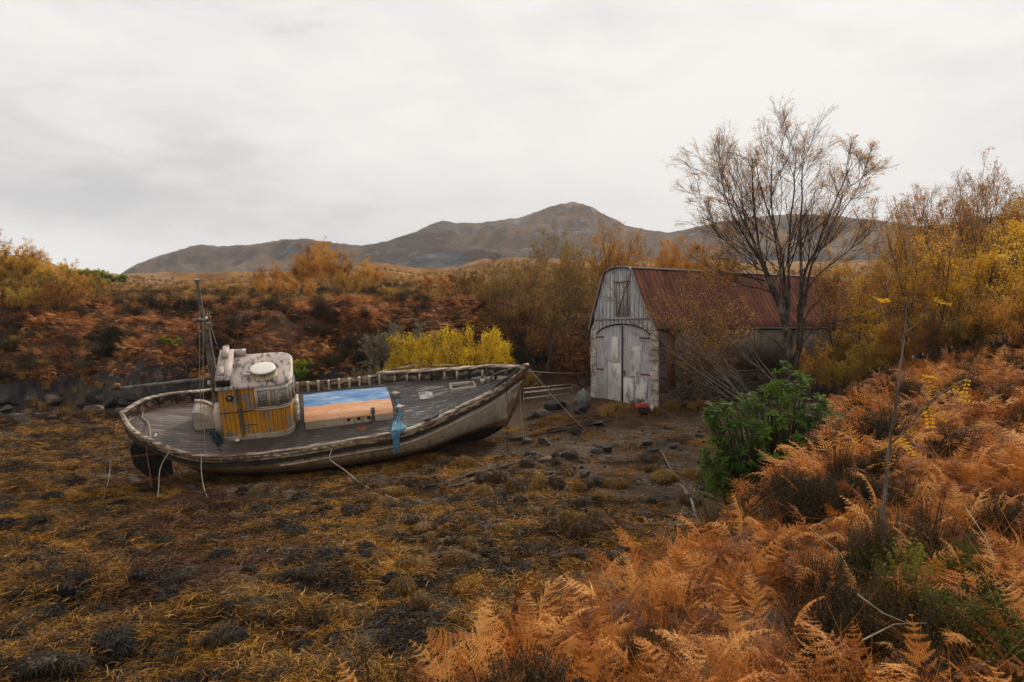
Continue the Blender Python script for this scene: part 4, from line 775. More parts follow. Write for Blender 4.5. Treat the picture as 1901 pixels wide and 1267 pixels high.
# tubular rail frame between bow and shed
fr_ = bpy.data.objects.new('rail_frame', None); COL.objects.link(fr_); tag(fr_, 'low pale tubular metal frame with level bars between the bow and the buoy', 'rail')
A_ = at(972, 722, 27.5); B_ = at(1062, 713, 29.5); C_ = at(1074, 718, 28.2)
fr_.location = (A_.x, A_.y, gh(A_.x, A_.y))
def lp(v): return np.array(v)-np.array(fr_.location)
for dz_ in (0, -.17, -.40): q = MB(); q.tube([lp(A_+Vector((0, 0, dz_))), lp(B_+Vector((0, 0, dz_)))], .011, 6); part('bar', q, M_steel, fr_, True)
q = MB(); q.tube([lp(A_+Vector((0, -.8, -.05))), lp(C_+Vector((0, 0, 0)))], .011, 6); q.tube([lp(B_), lp(C_)], .011, 6); part('bar', q, M_steel, fr_, True)
for v_ in (A_, B_, (A_+B_)/2, C_): q = MB(); q.tube([lp(v_), (lp(v_)[0], lp(v_)[1], gh(v_.x, v_.y)-.1-fr_.location.z)], .011, 6); part('post', q, M_steel, fr_, True)
# slipway timbers and rails lying on the shore
def lay(name, pts, r, mat, label, cat, k=6, up=.05):
    P_ = []
    for (a0, b0), (a1, b1) in zip(pts[:-1], pts[1:]):
        for f_ in np.linspace(0, 1, 14)[:-1]: P_.append(onground(a0+(a1-a0)*f_, b0+(b1-b0)*f_, up))
    P_.append(onground(*pts[-1], up)); Q = np.array(P_); 
    Q[:, 2] = np.convolve(np.pad(Q[:, 2], 4, 'edge'), np.ones(9)/9, 'valid'); q = MB(); q.tube(Q, r, k); return tag(link(name, q.mesh(name, mat, True)), label, cat)
lay('slipway_rail', [(790, 906), (960, 860), (985, 848)], .05, M_dark, 'long dark iron slip rail lying across the shingle below the bow', 'rail')
lay('slipway_rail', [(838, 905), (950, 878)], .04, M_dark, 'shorter dark rail nearer the camera, half sunk among weedy stones', 'rail')
lay('slipway_rail', [(945, 818), (1090, 790), (1120, 786)], .045, M_dark, 'dark rail running from the forefoot towards the shed door', 'rail')
lay('slipway_rail', [(1015, 800), (1070, 786)], .035, M_dark, 'short dark rail just behind the one leading to the shed door', 'rail')
lay('driftwood_branch', [(1262, 900), (1282, 925), (1292, 960), (1302, 985)], .03, M_oldwood, 'bare pale stick standing out of the shingle by the bracken edge', 'branch', up=.12)
lay('driftwood_branch', [(1228, 838), (1240, 862), (1246, 874)], .022, M_oldwood, 'thin dark stick lying right of the stone pile', 'branch', up=.06)
# ================================================================== VEGETATION
def leafmat(name, stops, tr=.35, rough=.7, pscale=.5, spec=.2):
    def fn(t):
        p = t.pos(); n = t.noise(p, pscale, 4, .6); r = t.rnd(); isl = t.new('ShaderNodeNewGeometry').outputs['Random Per Island']
        f = t.math('ADD', t.math('MULTIPLY', n, .56), t.math('ADD', t.math('MULTIPLY', r, .34), t.math('MULTIPLY', isl, .14)))
        return dict(color=t.ramp(f, stops), rough=rough, translucent=tr, spec=spec)
    return material(name, fn)
M_brk = leafmat('bracken_fronds', [(.30, (.05, .018, .006)), (.40, (.22, .066, .012)), (.50, (.48, .165, .028)), (.61, (.66, .27, .052)), (.73, (.74, .40, .125)), (.86, (.78, .56, .28))], .3, pscale=1.1)
M_brk_far = leafmat('bank_bracken', [(.30, (.030, .011, .006)), (.39, (.12, .040, .014)), (.50, (.34, .115, .032)), (.62, (.56, .23, .065)), (.76, (.66, .36, .13))], .2, pscale=.35)
M_heather = leafmat('heather', [(.3, (.010, .009, .004)), (.5, (.035, .024, .010)), (.7, (.075, .045, .016)), (.85, (.09, .075, .025))], .15, pscale=.6)
M_grass = leafmat('dry_grass', [(.3, (.12, .06, .015)), (.5, (.30, .16, .04)), (.7, (.45, .27, .08))], .3, pscale=.4)
M_bil = leafmat('bilberry', [(.3, (.02, .028, .006)), (.5, (.075, .085, .015)), (.75, (.24, .20, .03))], .35)
def blades(P0, P1, P2, w, taper=.25):
    """flat curved strips through three points each; returns V, F"""
    m = len(P0); d = P2-P0; u = np.cross(d, rng.normal(0, 1, (m, 3))); u /= np.linalg.norm(u, axis=1)[:, None]+1e-9; w = np.broadcast_to(w, (m,))[:, None]
    V = np.stack([P0-u*w, P0+u*w, P1-u*w*.9, P1+u*w*.9, P2-u*w*taper, P2+u*w*taper], 1).reshape(-1, 3); i = np.arange(m)[:, None]*6
    return V, np.concatenate([i+[0, 1, 3, 2], i+[2, 3, 5, 4]])
def frond(mb, seed, npin=16, nleaf=9, L=1.0, M=None, wid=1.0, droop=1.0, m=0):
    r = np.random.default_rng(seed); n = 18; s = np.linspace(0, 1, n); a0 = R(r.uniform(62, 85)); bend = droop*R(r.uniform(75, 125)); ang = a0-bend*s**1.3
    tw = r.uniform(-.5, .5)*s; dl = L/(n-1); P = np.zeros((n, 3)); D = np.stack([np.cos(ang)*np.cos(tw), np.cos(ang)*np.sin(tw), np.sin(ang)], -1); P[1:] = np.cumsum(D[:-1]*dl, 0)
    Vs, Fs, c = [], [], 0
    def emit(V, F):
        nonlocal c; Vs.append(V); Fs.append(F+c); c += len(V)
    # rachis as a thin strip pair
    side = np.cross(D, [0, 0, 1.]); side /= np.linalg.norm(side, axis=1)[:, None]+1e-9; up = np.cross(side, D); rr = .0055*L*(1-.75*s)[:, None]
    for q_ in (side, up): 
        V = np.stack([P-q_*rr, P+q_*rr], 1).reshape(-1, 3); i = np.arange(n-1)[:, None]*2; emit(V, i+[0, 1, 3, 2])
    fs = np.linspace(.30, .985, npin)+r.normal(0, .006, npin); pl = (.30*L*wid*(1-((fs-.30)/.72)**1.15)+.012)
    for sg in (-1, 1):
        for k in range(npin):
            if r.random() < .07: continue
            x = fs[k]*(n-1); i = min(int(x), n-2); q0 = P[i]+(P[i+1]-P[i])*(x-i); d_ = D[i]; sd_ = side[i]*sg; upv = up[i]
            ln = pl[k]*r.uniform(.75, 1.1); an = R(r.uniform(12, 32)); cu = r.uniform(.2, 1.3)
            m_ = nleaf; tt_ = np.linspace(0, 1, m_+1); e = an+cu*tt_*.8
            dirs = np.cos(e)[:, None]*sd_+np.sin(e)[:, None]*(d_*r.uniform(.3, 1)-upv*r.uniform(-.1, .9)); dirs /= np.linalg.norm(dirs, axis=1)[:, None]
            Q = q0+np.concatenate([[np.zeros(3)], np.cumsum(dirs[:-1]*ln/m_, 0)]); nz = np.cross(dirs, upv+.3*d_); nz /= np.linalg.norm(nz, axis=1)[:, None]+1e-9
            if nleaf <= 3:
                w_ = (.018*L*(1-.8*tt_))[:, None]; V = np.stack([Q-nz*w_, Q+nz*w_], 1).reshape(-1, 3); ii = np.arange(m_)[:, None]*2; emit(V, ii+[0, 1, 3, 2]); continue
            w_ = (.0022*L*(1-.6*tt_))[:, None]; V = np.stack([Q-nz*w_, Q+nz*w_], 1).reshape(-1, 3); ii = np.arange(m_)[:, None]*2; emit(V, ii+[0, 1, 3, 2])
            ll = (.034*L*wid*(1-.8*tt_[1:])*min(1, ln/(.18*L)+.3))[:, None]; bw = ln/m_*.36
            for s2 in (-1, 1):
                B0 = Q[:-1]; tip = B0+nz[:-1]*s2*ll+dirs[:-1]*ll*.45-upv*ll*r.uniform(.0, .7, (m_, 1)); V = np.stack([B0-dirs[:-1]*bw, B0+dirs[:-1]*bw, tip+dirs[:-1]*bw*.5, tip-dirs[:-1]*bw*.3], 1).reshape(-1, 3); ii = np.arange(m_)[:, None]*4; emit(V, ii+[0, 1, 2, 3])
    V = np.concatenate(Vs); 
    if M is not None: V = V@np.array(M.to_3x3()).T+np.array(M.translation)
    mb.add(V, np.concatenate(Fs), m)
def frond_mesh(seed, *a, **k): q = MB(); frond(q, seed, *a, **k); return q.mesh('bracken_frond', M_brk)
def clump(seed, nf, mat, npin=8, nleaf=2, L=.8, spread=.25, wid=1.2):
    r = np.random.default_rng(seed); q = MB()
    for i in range(nf):
        M = Matrix.Translation((r.normal(0, spread), r.normal(0, spread), 0))@Matrix.Rotation(r.uniform(0, 2*PI), 4, 'Z')@Matrix.Rotation(r.uniform(-.1, .5), 4, 'Y'); frond(q, seed*97+i, npin, nleaf, L*r.uniform(.6, 1.15), M, wid)
    return q.mesh('bracken_clump', mat)
def tuft(seed, mat, n=60, h=.35, w=.006, sp=.12, lean=.6):
    r = np.random.default_rng(seed); a = r.uniform(0, 2*PI, n); P0 = r.normal(0, sp*.5, (n, 3)); P0[:, 2] = 0; o_ = np.c_[np.cos(a), np.sin(a), np.zeros(n)]; hh = h*r.uniform(.5, 1.1, n)[:, None]
    P1 = P0+o_*hh*lean*.3+[0, 0, 1]*hh*.7; P2 = P0+o_*hh*lean*1.1+[0, 0, 1]*hh*r.uniform(.5, 1, n)[:, None]; V, F = blades(P0, P1, P2, w); q = MB(); q.add(V, F); return q.mesh('grass_tuft', mat)
near_kinds = [frond_mesh(100+i, 15+i % 3, 9, L=1, wid=.72+.09*(i % 5), droop=.7+.2*(i % 6)) for i in range(12)]+[tuft(180+i, M_brk, 30, .42, .0024, .3, 1.9) for i in range(4)]
mid_kinds = [clump(200+i, 4, M_brk, 11, 5, .8, .15) for i in range(5)]
far_kinds = [clump(300+i, 8, M_brk_far, 9, 2, .9, .3, 1.3) for i in range(6)]
def shrublet(seed, mat, n=260, h=.4, rad=.3, w=.003, lf=0.0075):
    r = np.random.default_rng(seed); a = r.uniform(0, 2*PI, n); k = r.uniform(0, 1, n)**.6; P0 = np.c_[np.cos(a)*rad*k*.3, np.sin(a)*rad*k*.3, np.zeros(n)]; P2 = np.c_[np.cos(a)*rad*k, np.sin(a)*rad*k, h*(1.05-.55*k**2)*r.uniform(.6, 1.1, n)]
    P1 = (P0+P2)/2+r.normal(0, .02, (n, 3)); V, F = blades(P0, P1, P2, w); q = MB(); q.add(V, F)
    m_ = n*14; f = r.uniform(.35, 1.02, m_); i = r.integers(0, n, m_); C_ = P0[i]+(P2[i]-P0[i])*f[:, None]+r.normal(0, .012, (m_, 3)); u = r.normal(0, 1, (m_, 3)); u /= np.linalg.norm(u, axis=1)[:, None]; v = np.cross(u, r.normal(0, 1, (m_, 3))); v /= np.linalg.norm(v, axis=1)[:, None]
    V = np.stack([C_-u*lf, C_+v*lf*.5, C_+u*lf, C_-v*lf*.5], 1).reshape(-1, 3); q.add(V, np.arange(m_)[:, None]*4+[0, 1, 2, 3]); return q.mesh('shrublet', mat)
heath_kinds = [shrublet(400+i, M_heather) for i in range(3)]+[shrublet(420+i, M_heather, 160, .55, .35) for i in range(2)]
bil_kinds = [shrublet(440+i, M_bil, 90, .35, .25, .003, .014) for i in range(2)]
grass_kinds = [tuft(500+i, M_grass) for i in range(4)]
def weedmat(t):
    p = t.pos(); r = t.rnd(); isl = t.new('ShaderNodeNewGeometry').outputs['Random Per Island']; a = t.noise(t.mapv(p, (1, 1.5, 1), rot=(0, 0, .3)), .85, 5, .65, .4); g = t.noise(p, .22, 3, .5)
    f = t.math('ADD', t.math('MULTIPLY', a, 1.0), t.math('MULTIPLY', t.math('SUBTRACT', isl, .5), .28)); f = t.math('ADD', f, t.math('MULTIPLY', t.math('SUBTRACT', r, .5), .16))
    c = t.ramp(f, [(.36, (.014, .011, .008)), (.44, (.050, .032, .012)), (.50, (.15, .068, .010)), (.58, (.33, .145, .014)), (.71, (.46, .235, .03))])
    c = t.mix(t.step(g, .52, .64), c, t.mix(isl, (.035, .012, .005), (.12, .045, .012)))
    return dict(color=c, rough=.6, spec=.2)
M_weed = material('bladder_wrack', weedmat)
def weed(seed, n=80, rad=.2):
    r = np.random.default_rng(seed); a = r.uniform(0, 2*PI, n); P0 = r.normal(0, rad*.55, (n, 3)); P0[:, 2] = r.uniform(.0, .03, n); ln = r.uniform(.05, .19, n)[:, None]; dr = np.c_[np.cos(a), np.sin(a), np.zeros(n)]
    P1 = P0+dr*ln*.5+np.c_[r.normal(0, .02, (n, 2)), r.uniform(.0, .035, n)]; P2 = P1+dr*ln*.5+np.c_[r.normal(0, .035, (n, 2)), r.uniform(-.04, .012, n)]; V, F = blades(P0, P1, P2, .0034, .6); q = MB(); q.add(V, F); return q.mesh('weed_tuft', M_weed)
weed_kinds = [weed(600+i) for i in range(6)]
def place(n, xr, yr, maskf, kinds, sc_rng, tilt=.0, seed=1, zoff=0.0, pw=1.0, umax=.95, zs=None, rzf=None):
    r = np.random.default_rng(seed); y = yr[0]+(yr[1]-yr[0])*r.random(n)**pw; x = r.uniform(xr[0], xr[1], n) if xr else r.uniform(-umax, umax, n)*y; k = (np.abs(x) < umax*y+1.2) & (maskf(x, y) > r.random(n)); x, y = x[k], y[k]; z = ground_h(x, y)+zoff; m = len(x)
    rot = np.c_[r.normal(0, tilt, m), r.normal(0, tilt, m), r.uniform(0, 2*PI, m) if rzf is None else rzf(x, y, r)]; s = r.uniform(*sc_rng, m); S3 = np.c_[s, s, s*(1 if zs is None else r.uniform(*zs, m))]
    return np.c_[x, y, z], rot, S3, r.integers(0, kinds, m)
def cat4(*L): return tuple(np.concatenate([l[i] for l in L]) for i in range(4))
def inbank(x, y): wdt = 1.7+np.clip(y-14, 0, 30)*.42; return ss(bank_d(x, y), -wdt*.55, -.15*wdt)
def bush_clear(x, y): return 1-np.exp(-(((x-5.0)/1.2)**2+((y-13.3)/1.2)**2))
dk_ = lambda x, y: fbm(x/1.1, y/1.1, 333, 3)
A = place(9500, (-2.2, 9), (1.9, 9.5), lambda x, y: inbank(x, y)*np.where(dk_(x, y) < -.16, .22, 1)*(y > 1.9+.0*x), 16, (.26, .70), .6, 11, -.07, umax=.95)
scatter('near_bracken', *A, near_kinds, 'dead orange bracken fronds covering the near bank at lower right', 'bracken')
A = place(9000, (0, 24), (8.5, 26), lambda x, y: inbank(x, y)*bush_clear(x, y)*np.where(dk_(x, y) < -.3, .3, 1), 5, (.6, 1.0), .35, 12, -.08, zs=(.6, 1.0))
scatter('bank_bracken', *A, mid_kinds, 'dead brown bracken rising up the bank behind the green bush to the wood', 'bracken')
A = place(650, (-2, 9), (2.4, 9), lambda x, y: inbank(x, y)*np.where(dk_(x, y) < -.12, .9, .06), 5, (.7, 1.2), .2, 13, -.04)
B = place(900, (2, 22), (9, 24), lambda x, y: inbank(x, y)*np.where(dk_(x, y) < -.15, 1, .05), 5, (.8, 1.4), .2, 14, -.04)
scatter('heather', *cat4(A, B), heath_kinds, 'dark heather showing in the gaps between bracken on the near bank', 'heather')
A = place(55, (2.0, 5.6), (3.4, 5.6), lambda x, y: np.exp(-((x-3.1)**2+(y-4.5)**2)/1.2), 2, (.7, 1.1), .2, 15, .02)
scatter('bilberry_leaves', *A, bil_kinds, 'small yellow-green bilberry leaves around the foot of the sapling', 'undergrowth')
lf_ = lambda x, y: fbm(x/2.6, y/2.6, 341, 3)
def backm(x, y): d = back_d(x, y); return ss(d, -.1, 1.1)*(1-.0*d)
A = place(11000, (-44, 22), (31, 56), lambda x, y: backm(x, y)*np.where(lf_(x, y) < -.12, .25, 1)*(1-ss(y, 48, 56)), 6, (.6, 1.1), .15, 21, -.05, zs=(.7, 1.1))
scatter('far_bracken', *A, far_kinds, 'rust-brown dead bracken covering the bank behind the boat', 'bracken')
A = place(5200, (-50, 26), (31, 75), lambda x, y: backm(x, y)*np.where(lf_(x, y) < -.08, 1, .08), 5, (1.0, 2.2), .15, 22, -.06, pw=1.3)
scatter('far_heather', *A, heath_kinds, 'dark heather clumps on the bank and hummocks behind the boat', 'heather')
A = place(9000, None, (46, 160), lambda x, y: 1+0*x, 4, (1.0, 2.4), .1, 23, -.05, pw=1.8, umax=.85)
B = place(1500, (0, 17), (22, 33), lambda x, y: (1-ss(-back_d(x, y), 9, 14))*(bank_d(x, y) > -12)*np.exp(-((x-9)**2/30+(y-27.5)**2/6)), 4, (.8, 1.5), .1, 24, -.03)
C_ = place(700, (-30, -8), (31, 37), lambda x, y: np.exp(-((x+24)**2/20+(y-35)**2/3)), 4, (1, 1.6), .1, 25, -.03)
scatter('dry_grass', *cat4(A, B, C_), grass_kinds, 'dry straw-coloured grass on the moor and at the foot of the shed wall', 'grass')
def weedmask2(x, y): return (fbm(x/.9, y/.9, 377, 3) > .12)*(1-ss(bank_d(x, y), -1.7, -.6))*(1-ss(back_d(x, y), -3, -1))*(1-np.exp(-((x-6)**2+(y-29)**2)/8))
def weedmask(x, y):
    w_ = np.clip(ss(x+.55*(y-14)+fbm(x/1.3, y/1.3, 81, 3)*3, 3.2, .2), 0, 1); S = ss(bank_d(x, y), -1.7, -.6); d = back_d(x, y)
    loc_ = (BMi@Vector((0, 0, 0)),); return w_*(1-S)*(1-ss(d, -.9, -.1))*np.where(fbm(x/1.0, y/.7, 391, 3) < -.16, .12, 1)
A = place(26000, (-17, 4), (7.0, 22), weedmask, 6, (.8, 1.5), .12, 31, -.01, pw=1.25, umax=.82)
B = place(5000, (-26, 2), (22, 33), weedmask, 6, (1.3, 2.4), .12, 32, -.01, umax=.82)
C_ = place(7000, (-3, 9), (9, 27), weedmask2, 6, (.5, 1.1), .12, 33, -.01, umax=.6)
scatter('seaweed', *cat4(A, B, C_), weed_kinds, 'golden brown bladder wrack draped over the whole lower shore', 'seaweed')
# ================================================================== TREES
def barkmat(name, c1, c2, lich=(.30, .28, .22), amt=.3):
    def fn(t):
        p = t.coord('Object'); a = t.noise(t.mapv(p, (3, 3, 1)), 3, 6, .65); b = t.noise(p, 1.3, 5, .6)
        return dict(color=t.mix(t.math('MULTIPLY', t.step(b, .5, .62), amt), t.mix(t.step(a, .4, .6), c1, c2), lich), rough=.9, spec=.15)
    return material(name, fn)
M_bark = barkmat('birch_bark', (.030, .022, .018), (.085, .062, .048), amt=.35); M_barkp = barkmat('pale_bark', (.12, .095, .075), (.24, .21, .18)); M_twig = simple('fine_twigs', (.17, .105, .075), .9, c2=(.10, .062, .045), spec=.1)
M_lich = simple('lichened_twigs', (.27, .235, .15), .9, c2=(.15, .125, .08), spec=.1)
def lm(name, a, b, c, d): return leafmat(name, [(.28, a), (.44, b), (.58, c), (.76, d)], .45, .6, pscale=.7)
L_gold = lm('gold_leaves', (.26, .12, .010), (.54, .28, .015), (.74, .42, .028), (.80, .52, .07))
L_orng = lm('orange_leaves', (.22, .085, .012), (.44, .19, .022), (.62, .30, .045), (.72, .42, .09))
L_yel = lm('yellow_leaves', (.22, .13, .006), (.48, .31, .010), (.70, .46, .015), (.76, .54, .04))
L_brn = lm('brown_leaves', (.08, .042, .010), (.22, .115, .018), (.42, .22, .028), (.56, .32, .045))
L_olive = lm('olive_leaves', (.09, .06, .010), (.24, .155, .020), (.42, .26, .034), (.54, .34, .05))
L_green = leafmat('glossy_green_leaves', [(.28, (.03, .075, .012)), (.40, (.09, .155, .018)), (.52, (.20, .27, .026)), (.62, (.40, .40, .035)), (.74, (.66, .46, .04))], .5, .6, pscale=1.1, spec=.12)
def tubes(mb, P, r, k=3, m=0):
    """many open tubes at once: P (b, n, 3), r (b, n)"""
    if not len(P): return
    b, n = P.shape[:2]; T = np.gradient(P, axis=1); T /= np.linalg.norm(T, axis=2)[..., None]+1e-9; ref = np.where(np.abs(T[:, :1, 2:3]) < .8, [[[0, 0, 1.]]], [[[1., 0, 0]]])
    U = np.cross(T, ref); U /= np.linalg.norm(U, axis=2)[..., None]+1e-9; W = np.cross(T, U); a = np.arange(k)/k*2*PI
    V = P[:, :, None]+r[:, :, None, None]*(np.cos(a)[None, None, :, None]*U[:, :, None]+np.sin(a)[None, None, :, None]*W[:, :, None])
    ii = np.arange(b)[:, None, None]*n*k+np.arange(n-1)[None, :, None]*k; j = np.arange(k)[None, None]; jn = (j+1) % k
    mb.add(V.reshape(-1, 3), np.stack([ii+j, ii+jn, ii+k+jn, ii+k+j], -1).reshape(-1, 4), m)
def spawn(P, r, nch, lr, ang, up, rr=.55, f0=.25, r_=None, n=7, lmin=0, wob=.12, droop=0.0, rtip=.3):
    """children of all branches P (b,n,3) with radii r (b,n)"""
    b, m = P.shape[:2]; c = np.repeat(np.arange(b), nch); f = f0+(1-f0)*r_.random(len(c))**.9; x = f*(m-1); i = np.minimum(x.astype(int), m-2); u = (x-i)[:, None]
    Q = P[c, i]*(1-u)+P[c, i+1]*u; R0 = (r[c, i]*(1-u[:, 0])+r[c, i+1]*u[:, 0])*rr; L = np.linalg.norm(np.diff(P, axis=1), axis=2).sum(1)[c]; D = P[c, i+1]-P[c, i]; D /= np.linalg.norm(D, axis=1)[:, None]+1e-9
    v = np.cross(D, r_.normal(0, 1, (len(c), 3))); v /= np.linalg.norm(v, axis=1)[:, None]+1e-9; a = r_.uniform(ang[0], ang[1], len(c))[:, None]; d = D*np.cos(a)+v*np.sin(a); ln = np.maximum(L*lr*(1.15-.6*f)*r_.uniform(.6, 1.2, len(c)), lmin)[:, None]
    out = [Q]; h = ln/(n-1)
    for s in range(n-1):
        d = d+[0, 0, up*(1-s*.1)]+r_.normal(0, wob, d.shape); d[:, 2] -= droop*s/(n-1); d /= np.linalg.norm(d, axis=1)[:, None]; out.append(out[-1]+d*h)
    s = np.linspace(0, 1, n); return np.stack(out, 1), R0[:, None]*(1-(1-rtip)*s)[None]
def leaves(mb, P, n, size, r_, f0=.3, jit=.05, cl=1, m=0):
    b, k = P.shape[:2]; c = r_.integers(0, b, n//cl+1); f = f0+(1-f0)*r_.random(len(c)); c = np.repeat(c, cl)[:n]; f = np.repeat(f, cl)[:n]; x = f*(k-1); i = np.minimum(x.astype(int), k-2); u = (x-i)[:, None]; C_ = P[c, i]*(1-u)+P[c, i+1]*u+r_.normal(0, jit, (n, 3))
    a = r_.normal(0, 1, (n, 3)); a /= np.linalg.norm(a, axis=1)[:, None]; v = np.cross(a, r_.normal(0, 1, (n, 3))); v /= np.linalg.norm(v, axis=1)[:, None]; s = (size*r_.uniform(.6, 1.3, n))[:, None]
    V = np.stack([C_-a*s*.5, C_+v*s*.33, C_+a*s*.6, C_-v*s*.33], 1).reshape(-1, 3); mb.add(V, np.arange(n)[:, None]*4+[0, 1, 2, 3], m)
def tree_kind(seed, H=6., stems=3, tr=.09, spread=.5, lv=(8, 7, 5), nleaf=5000, lsize=.06, leafm=None, bark=None, up=.06, ang=(.4, .9), leafjit=.06, base=.3, twigr=.004, lean=(0, 0), droop=0., twig=None, straight=.05, f0=.15, cl=1, rr1=.5):
    r = np.random.default_rng(seed); n = 12; S0 = []; R0 = []
    for i in range(stems):
        az = r.uniform(0, 2*PI); d = np.array([math.cos(az)*spread*r.uniform(.3, 1)+lean[0], math.sin(az)*spread*r.uniform(.3, 1)+lean[1], 1.]); d /= np.linalg.norm(d); p = np.array([math.cos(az), math.sin(az), 0])*base*r.uniform(.2, 1) if stems > 1 else np.zeros(3)
        p[2] = -.15; P = [p]; h = H*r.uniform(.7, 1)/(n-1)/d[2]**.5
        for s in range(n-1): d = d+[0, 0, straight]+r.normal(0, .07, 3); d /= np.linalg.norm(d); P.append(P[-1]+d*h)
        S0.append(P); q_ = np.linspace(0, 1, n); R0.append(tr*r.uniform(.6, 1)*(1-.88*q_**.8))
    P0 = np.array(S0); r0 = np.array(R0); wood = MB(); tubes(wood, P0, r0, 8)
    P1, r1 = spawn(P0, r0, lv[0], .42, ang, up, rr1, base*.6+.12 if base < 1 else .3, r, 8, droop=droop); tubes(wood, P1, np.maximum(r1, twigr*1.2), 5)
    P2, r2 = spawn(P1, r1, lv[1], .5, (.3, .8), up*.5, .6, .2, r, 6, droop=droop); 
    P3, r3 = spawn(P2, r2, lv[2], .6, (.3, .8), 0, .7, .2, r, 5, droop=droop)
    tubes(wood, P2, np.maximum(r2, twigr), 3, 1); tubes(wood, P3, np.maximum(r3, twigr*.8), 3, 1)
    wm = wood.mesh('trunk', [bark or M_bark, twig or M_twig], True); lf = MB()
    if nleaf:
        leaves(lf, P3, int(nleaf*.7), lsize, r, f0, leafjit, cl); leaves(lf, P2, int(nleaf*.3), lsize, r, f0, leafjit, cl)
        return wm, lf.mesh('crown', leafm)
    return wm, None
def plant(kind, name, x, y, s, label, cat, group=None, rz=None, zoff=0., rot=None, sz=1.0):
    r = bpy.data.objects.new(name, None); COL.objects.link(r); r.location = (x, y, gh(x, y)+zoff); r.scale = (s, s, s*sz); r.rotation_euler = rot or (0, 0, rng.uniform(0, 6.28) if rz is None else rz)
    for nm, me in zip(('trunk', 'crown'), kind):
        if me is not None:
            c = bpy.data.objects.new(nm, me); COL.objects.link(c); c.parent = r
    return tag(r, label, cat, group)
# ---------------- the big bare birch in front of the shed (limbs follow the photographed tree)
def big_birch():
    Y0_ = 27.; r = np.random.default_rng(77); L = []
    def limb(pts, ra, rb, dy):
        p = np.array([list(at(a, b, Y0_)) for a, b in pts]); s = np.linspace(0, 1, len(p)); q = np.linspace(0, 1, 14); P = np.stack([np.interp(q, s, p[:, i]) for i in range(3)], -1)
        for i in range(3): P[1:-1, i] = (P[:-2, i]+P[1:-1, i]*2+P[2:, i])/4
        P[:, 1] += dy*q**1.2+.12*np.sin(q*7+dy); P += r.normal(0, .02, P.shape)*q[:, None]; L.append((P, ra+(rb-ra)*q**.7))
    limb([(1463, 722), (1464, 690), (1462, 650), (1460, 610), (1458, 570)], .21, .15, 0)
    limb([(1474, 722), (1476, 680), (1482, 640), (1488, 590), (1492, 540)], .16, .12, .2)
    limb([(1461, 620), (1452, 570), (1440, 520), (1420, 480), (1402, 440), (1386, 380), (1378, 320), (1376, 260)], .12, .022, -1.0)
    limb([(1446, 545), (1420, 500), (1404, 455), (1372, 410), (1340, 372), (1315, 330), (1300, 280)], .075, .012, -2.0)
    limb([(1420, 490), (1380, 478), (1340, 470), (1310, 452), (1292, 425)], .05, .010, 1.5)
    limb([(1459, 580), (1462, 520), (1458, 440), (1444, 370), (1430, 300), (1424, 235)], .10, .015, 1.2)
    limb([(1459, 590), (1466, 520), (1462, 430), (1461, 360), (1466, 290), (1470, 222)], .09, .014, -.5)
    limb([(1490, 560), (1492, 500), (1492, 430), (1490, 370), (1500, 300), (1506, 235)], .10, .015, .6)
    limb([(1492, 545), (1496, 490), (1508, 430), (1522, 370), (1536, 310), (1548, 265)], .075, .012, -1.6)
    limb([(1446, 545), (1424, 480), (1396, 400), (1366, 330), (1348, 270), (1342, 235)], .06, .010, .8)
    limb([(1404, 455), (1360, 420), (1325, 390), (1305, 350), (1298, 315)], .035, .008, .6)
    limb([(1455, 560), (1440, 470), (1418, 380), (1402, 300), (1392, 225)], .06, .010, -2.2)
    limb([(1492, 520), (1502, 460), (1530, 420), (1566, 380), (1600, 320), (1612, 285)], .06, .010, 1.8)
    limb([(1530, 420), (1560, 360), (1590, 300), (1598, 262)], .035, .008, -.6)
    limb([(1490, 530), (1520, 480), (1556, 450), (1590, 420), (1622, 400), (1640, 372)], .05, .009, .4)
    limb([(1436, 520), (1410, 430), (1395, 370), (1398, 300), (1408, 240)], .055, .010, 2.2)
    limb([(1480, 630), (1510, 590), (1550, 575), (1600, 560), (1640, 548)], .045, .008, -1.4)
    limb([(1460, 640), (1425, 605), (1385, 590), (1345, 592), (1310, 585)], .045, .008, -1.2)
    limb([(1486, 600), (1512, 545), (1548, 522), (1590, 500)], .04, .008, 1.6)
    limb([(1440, 520), (1400, 505), (1360, 500), (1320, 482), (1290, 470)], .04, .008, -1.5)
    root = Vector((11.0, 27., gh(11.0, 27.))); base = np.array(root); P = np.array([l[0] for l in L])-base; ra = np.array([l[1] for l in L]); wood = MB(); tubes(wood, P, ra, 9)
    P1, r1 = spawn(P[2:], ra[2:], 14, .42, (.35, .95), .05, .5, .16, r, 8, wob=.10); tubes(wood, P1, np.maximum(r1, .008), 5)
    P2, r2 = spawn(P1, r1, 9, .58, (.25, .6), .05, .6, .15, r, 7, wob=.12); tubes(wood, P2, np.maximum(r2, .0048), 3, 1)
    P3, r3 = spawn(P2, r2, 6, .65, (.2, .6), .0, .7, .15, r, 6, droop=.18, wob=.14, lmin=.18); tubes(wood, P3, np.maximum(r3, .0026), 3, 1)
    lf = MB(); leaves(lf, P3, 22000, .055, r, .55, .06, 4); return (wood.mesh('trunk', [M_bark, M_twig], True), lf.mesh('crown', L_orng)), root
bb, rt = big_birch(); r = bpy.data.objects.new('birch_tree', None); COL.objects.link(r); r.location = rt
for nm, me in zip(('trunk', 'crown'), bb): c = bpy.data.objects.new(nm, me); COL.objects.link(c); c.parent = r
r.scale = (.95, .95, .885)
tag(r, 'tall nearly bare birch with dark forked trunk in front of the rusty shed roof', 'tree')
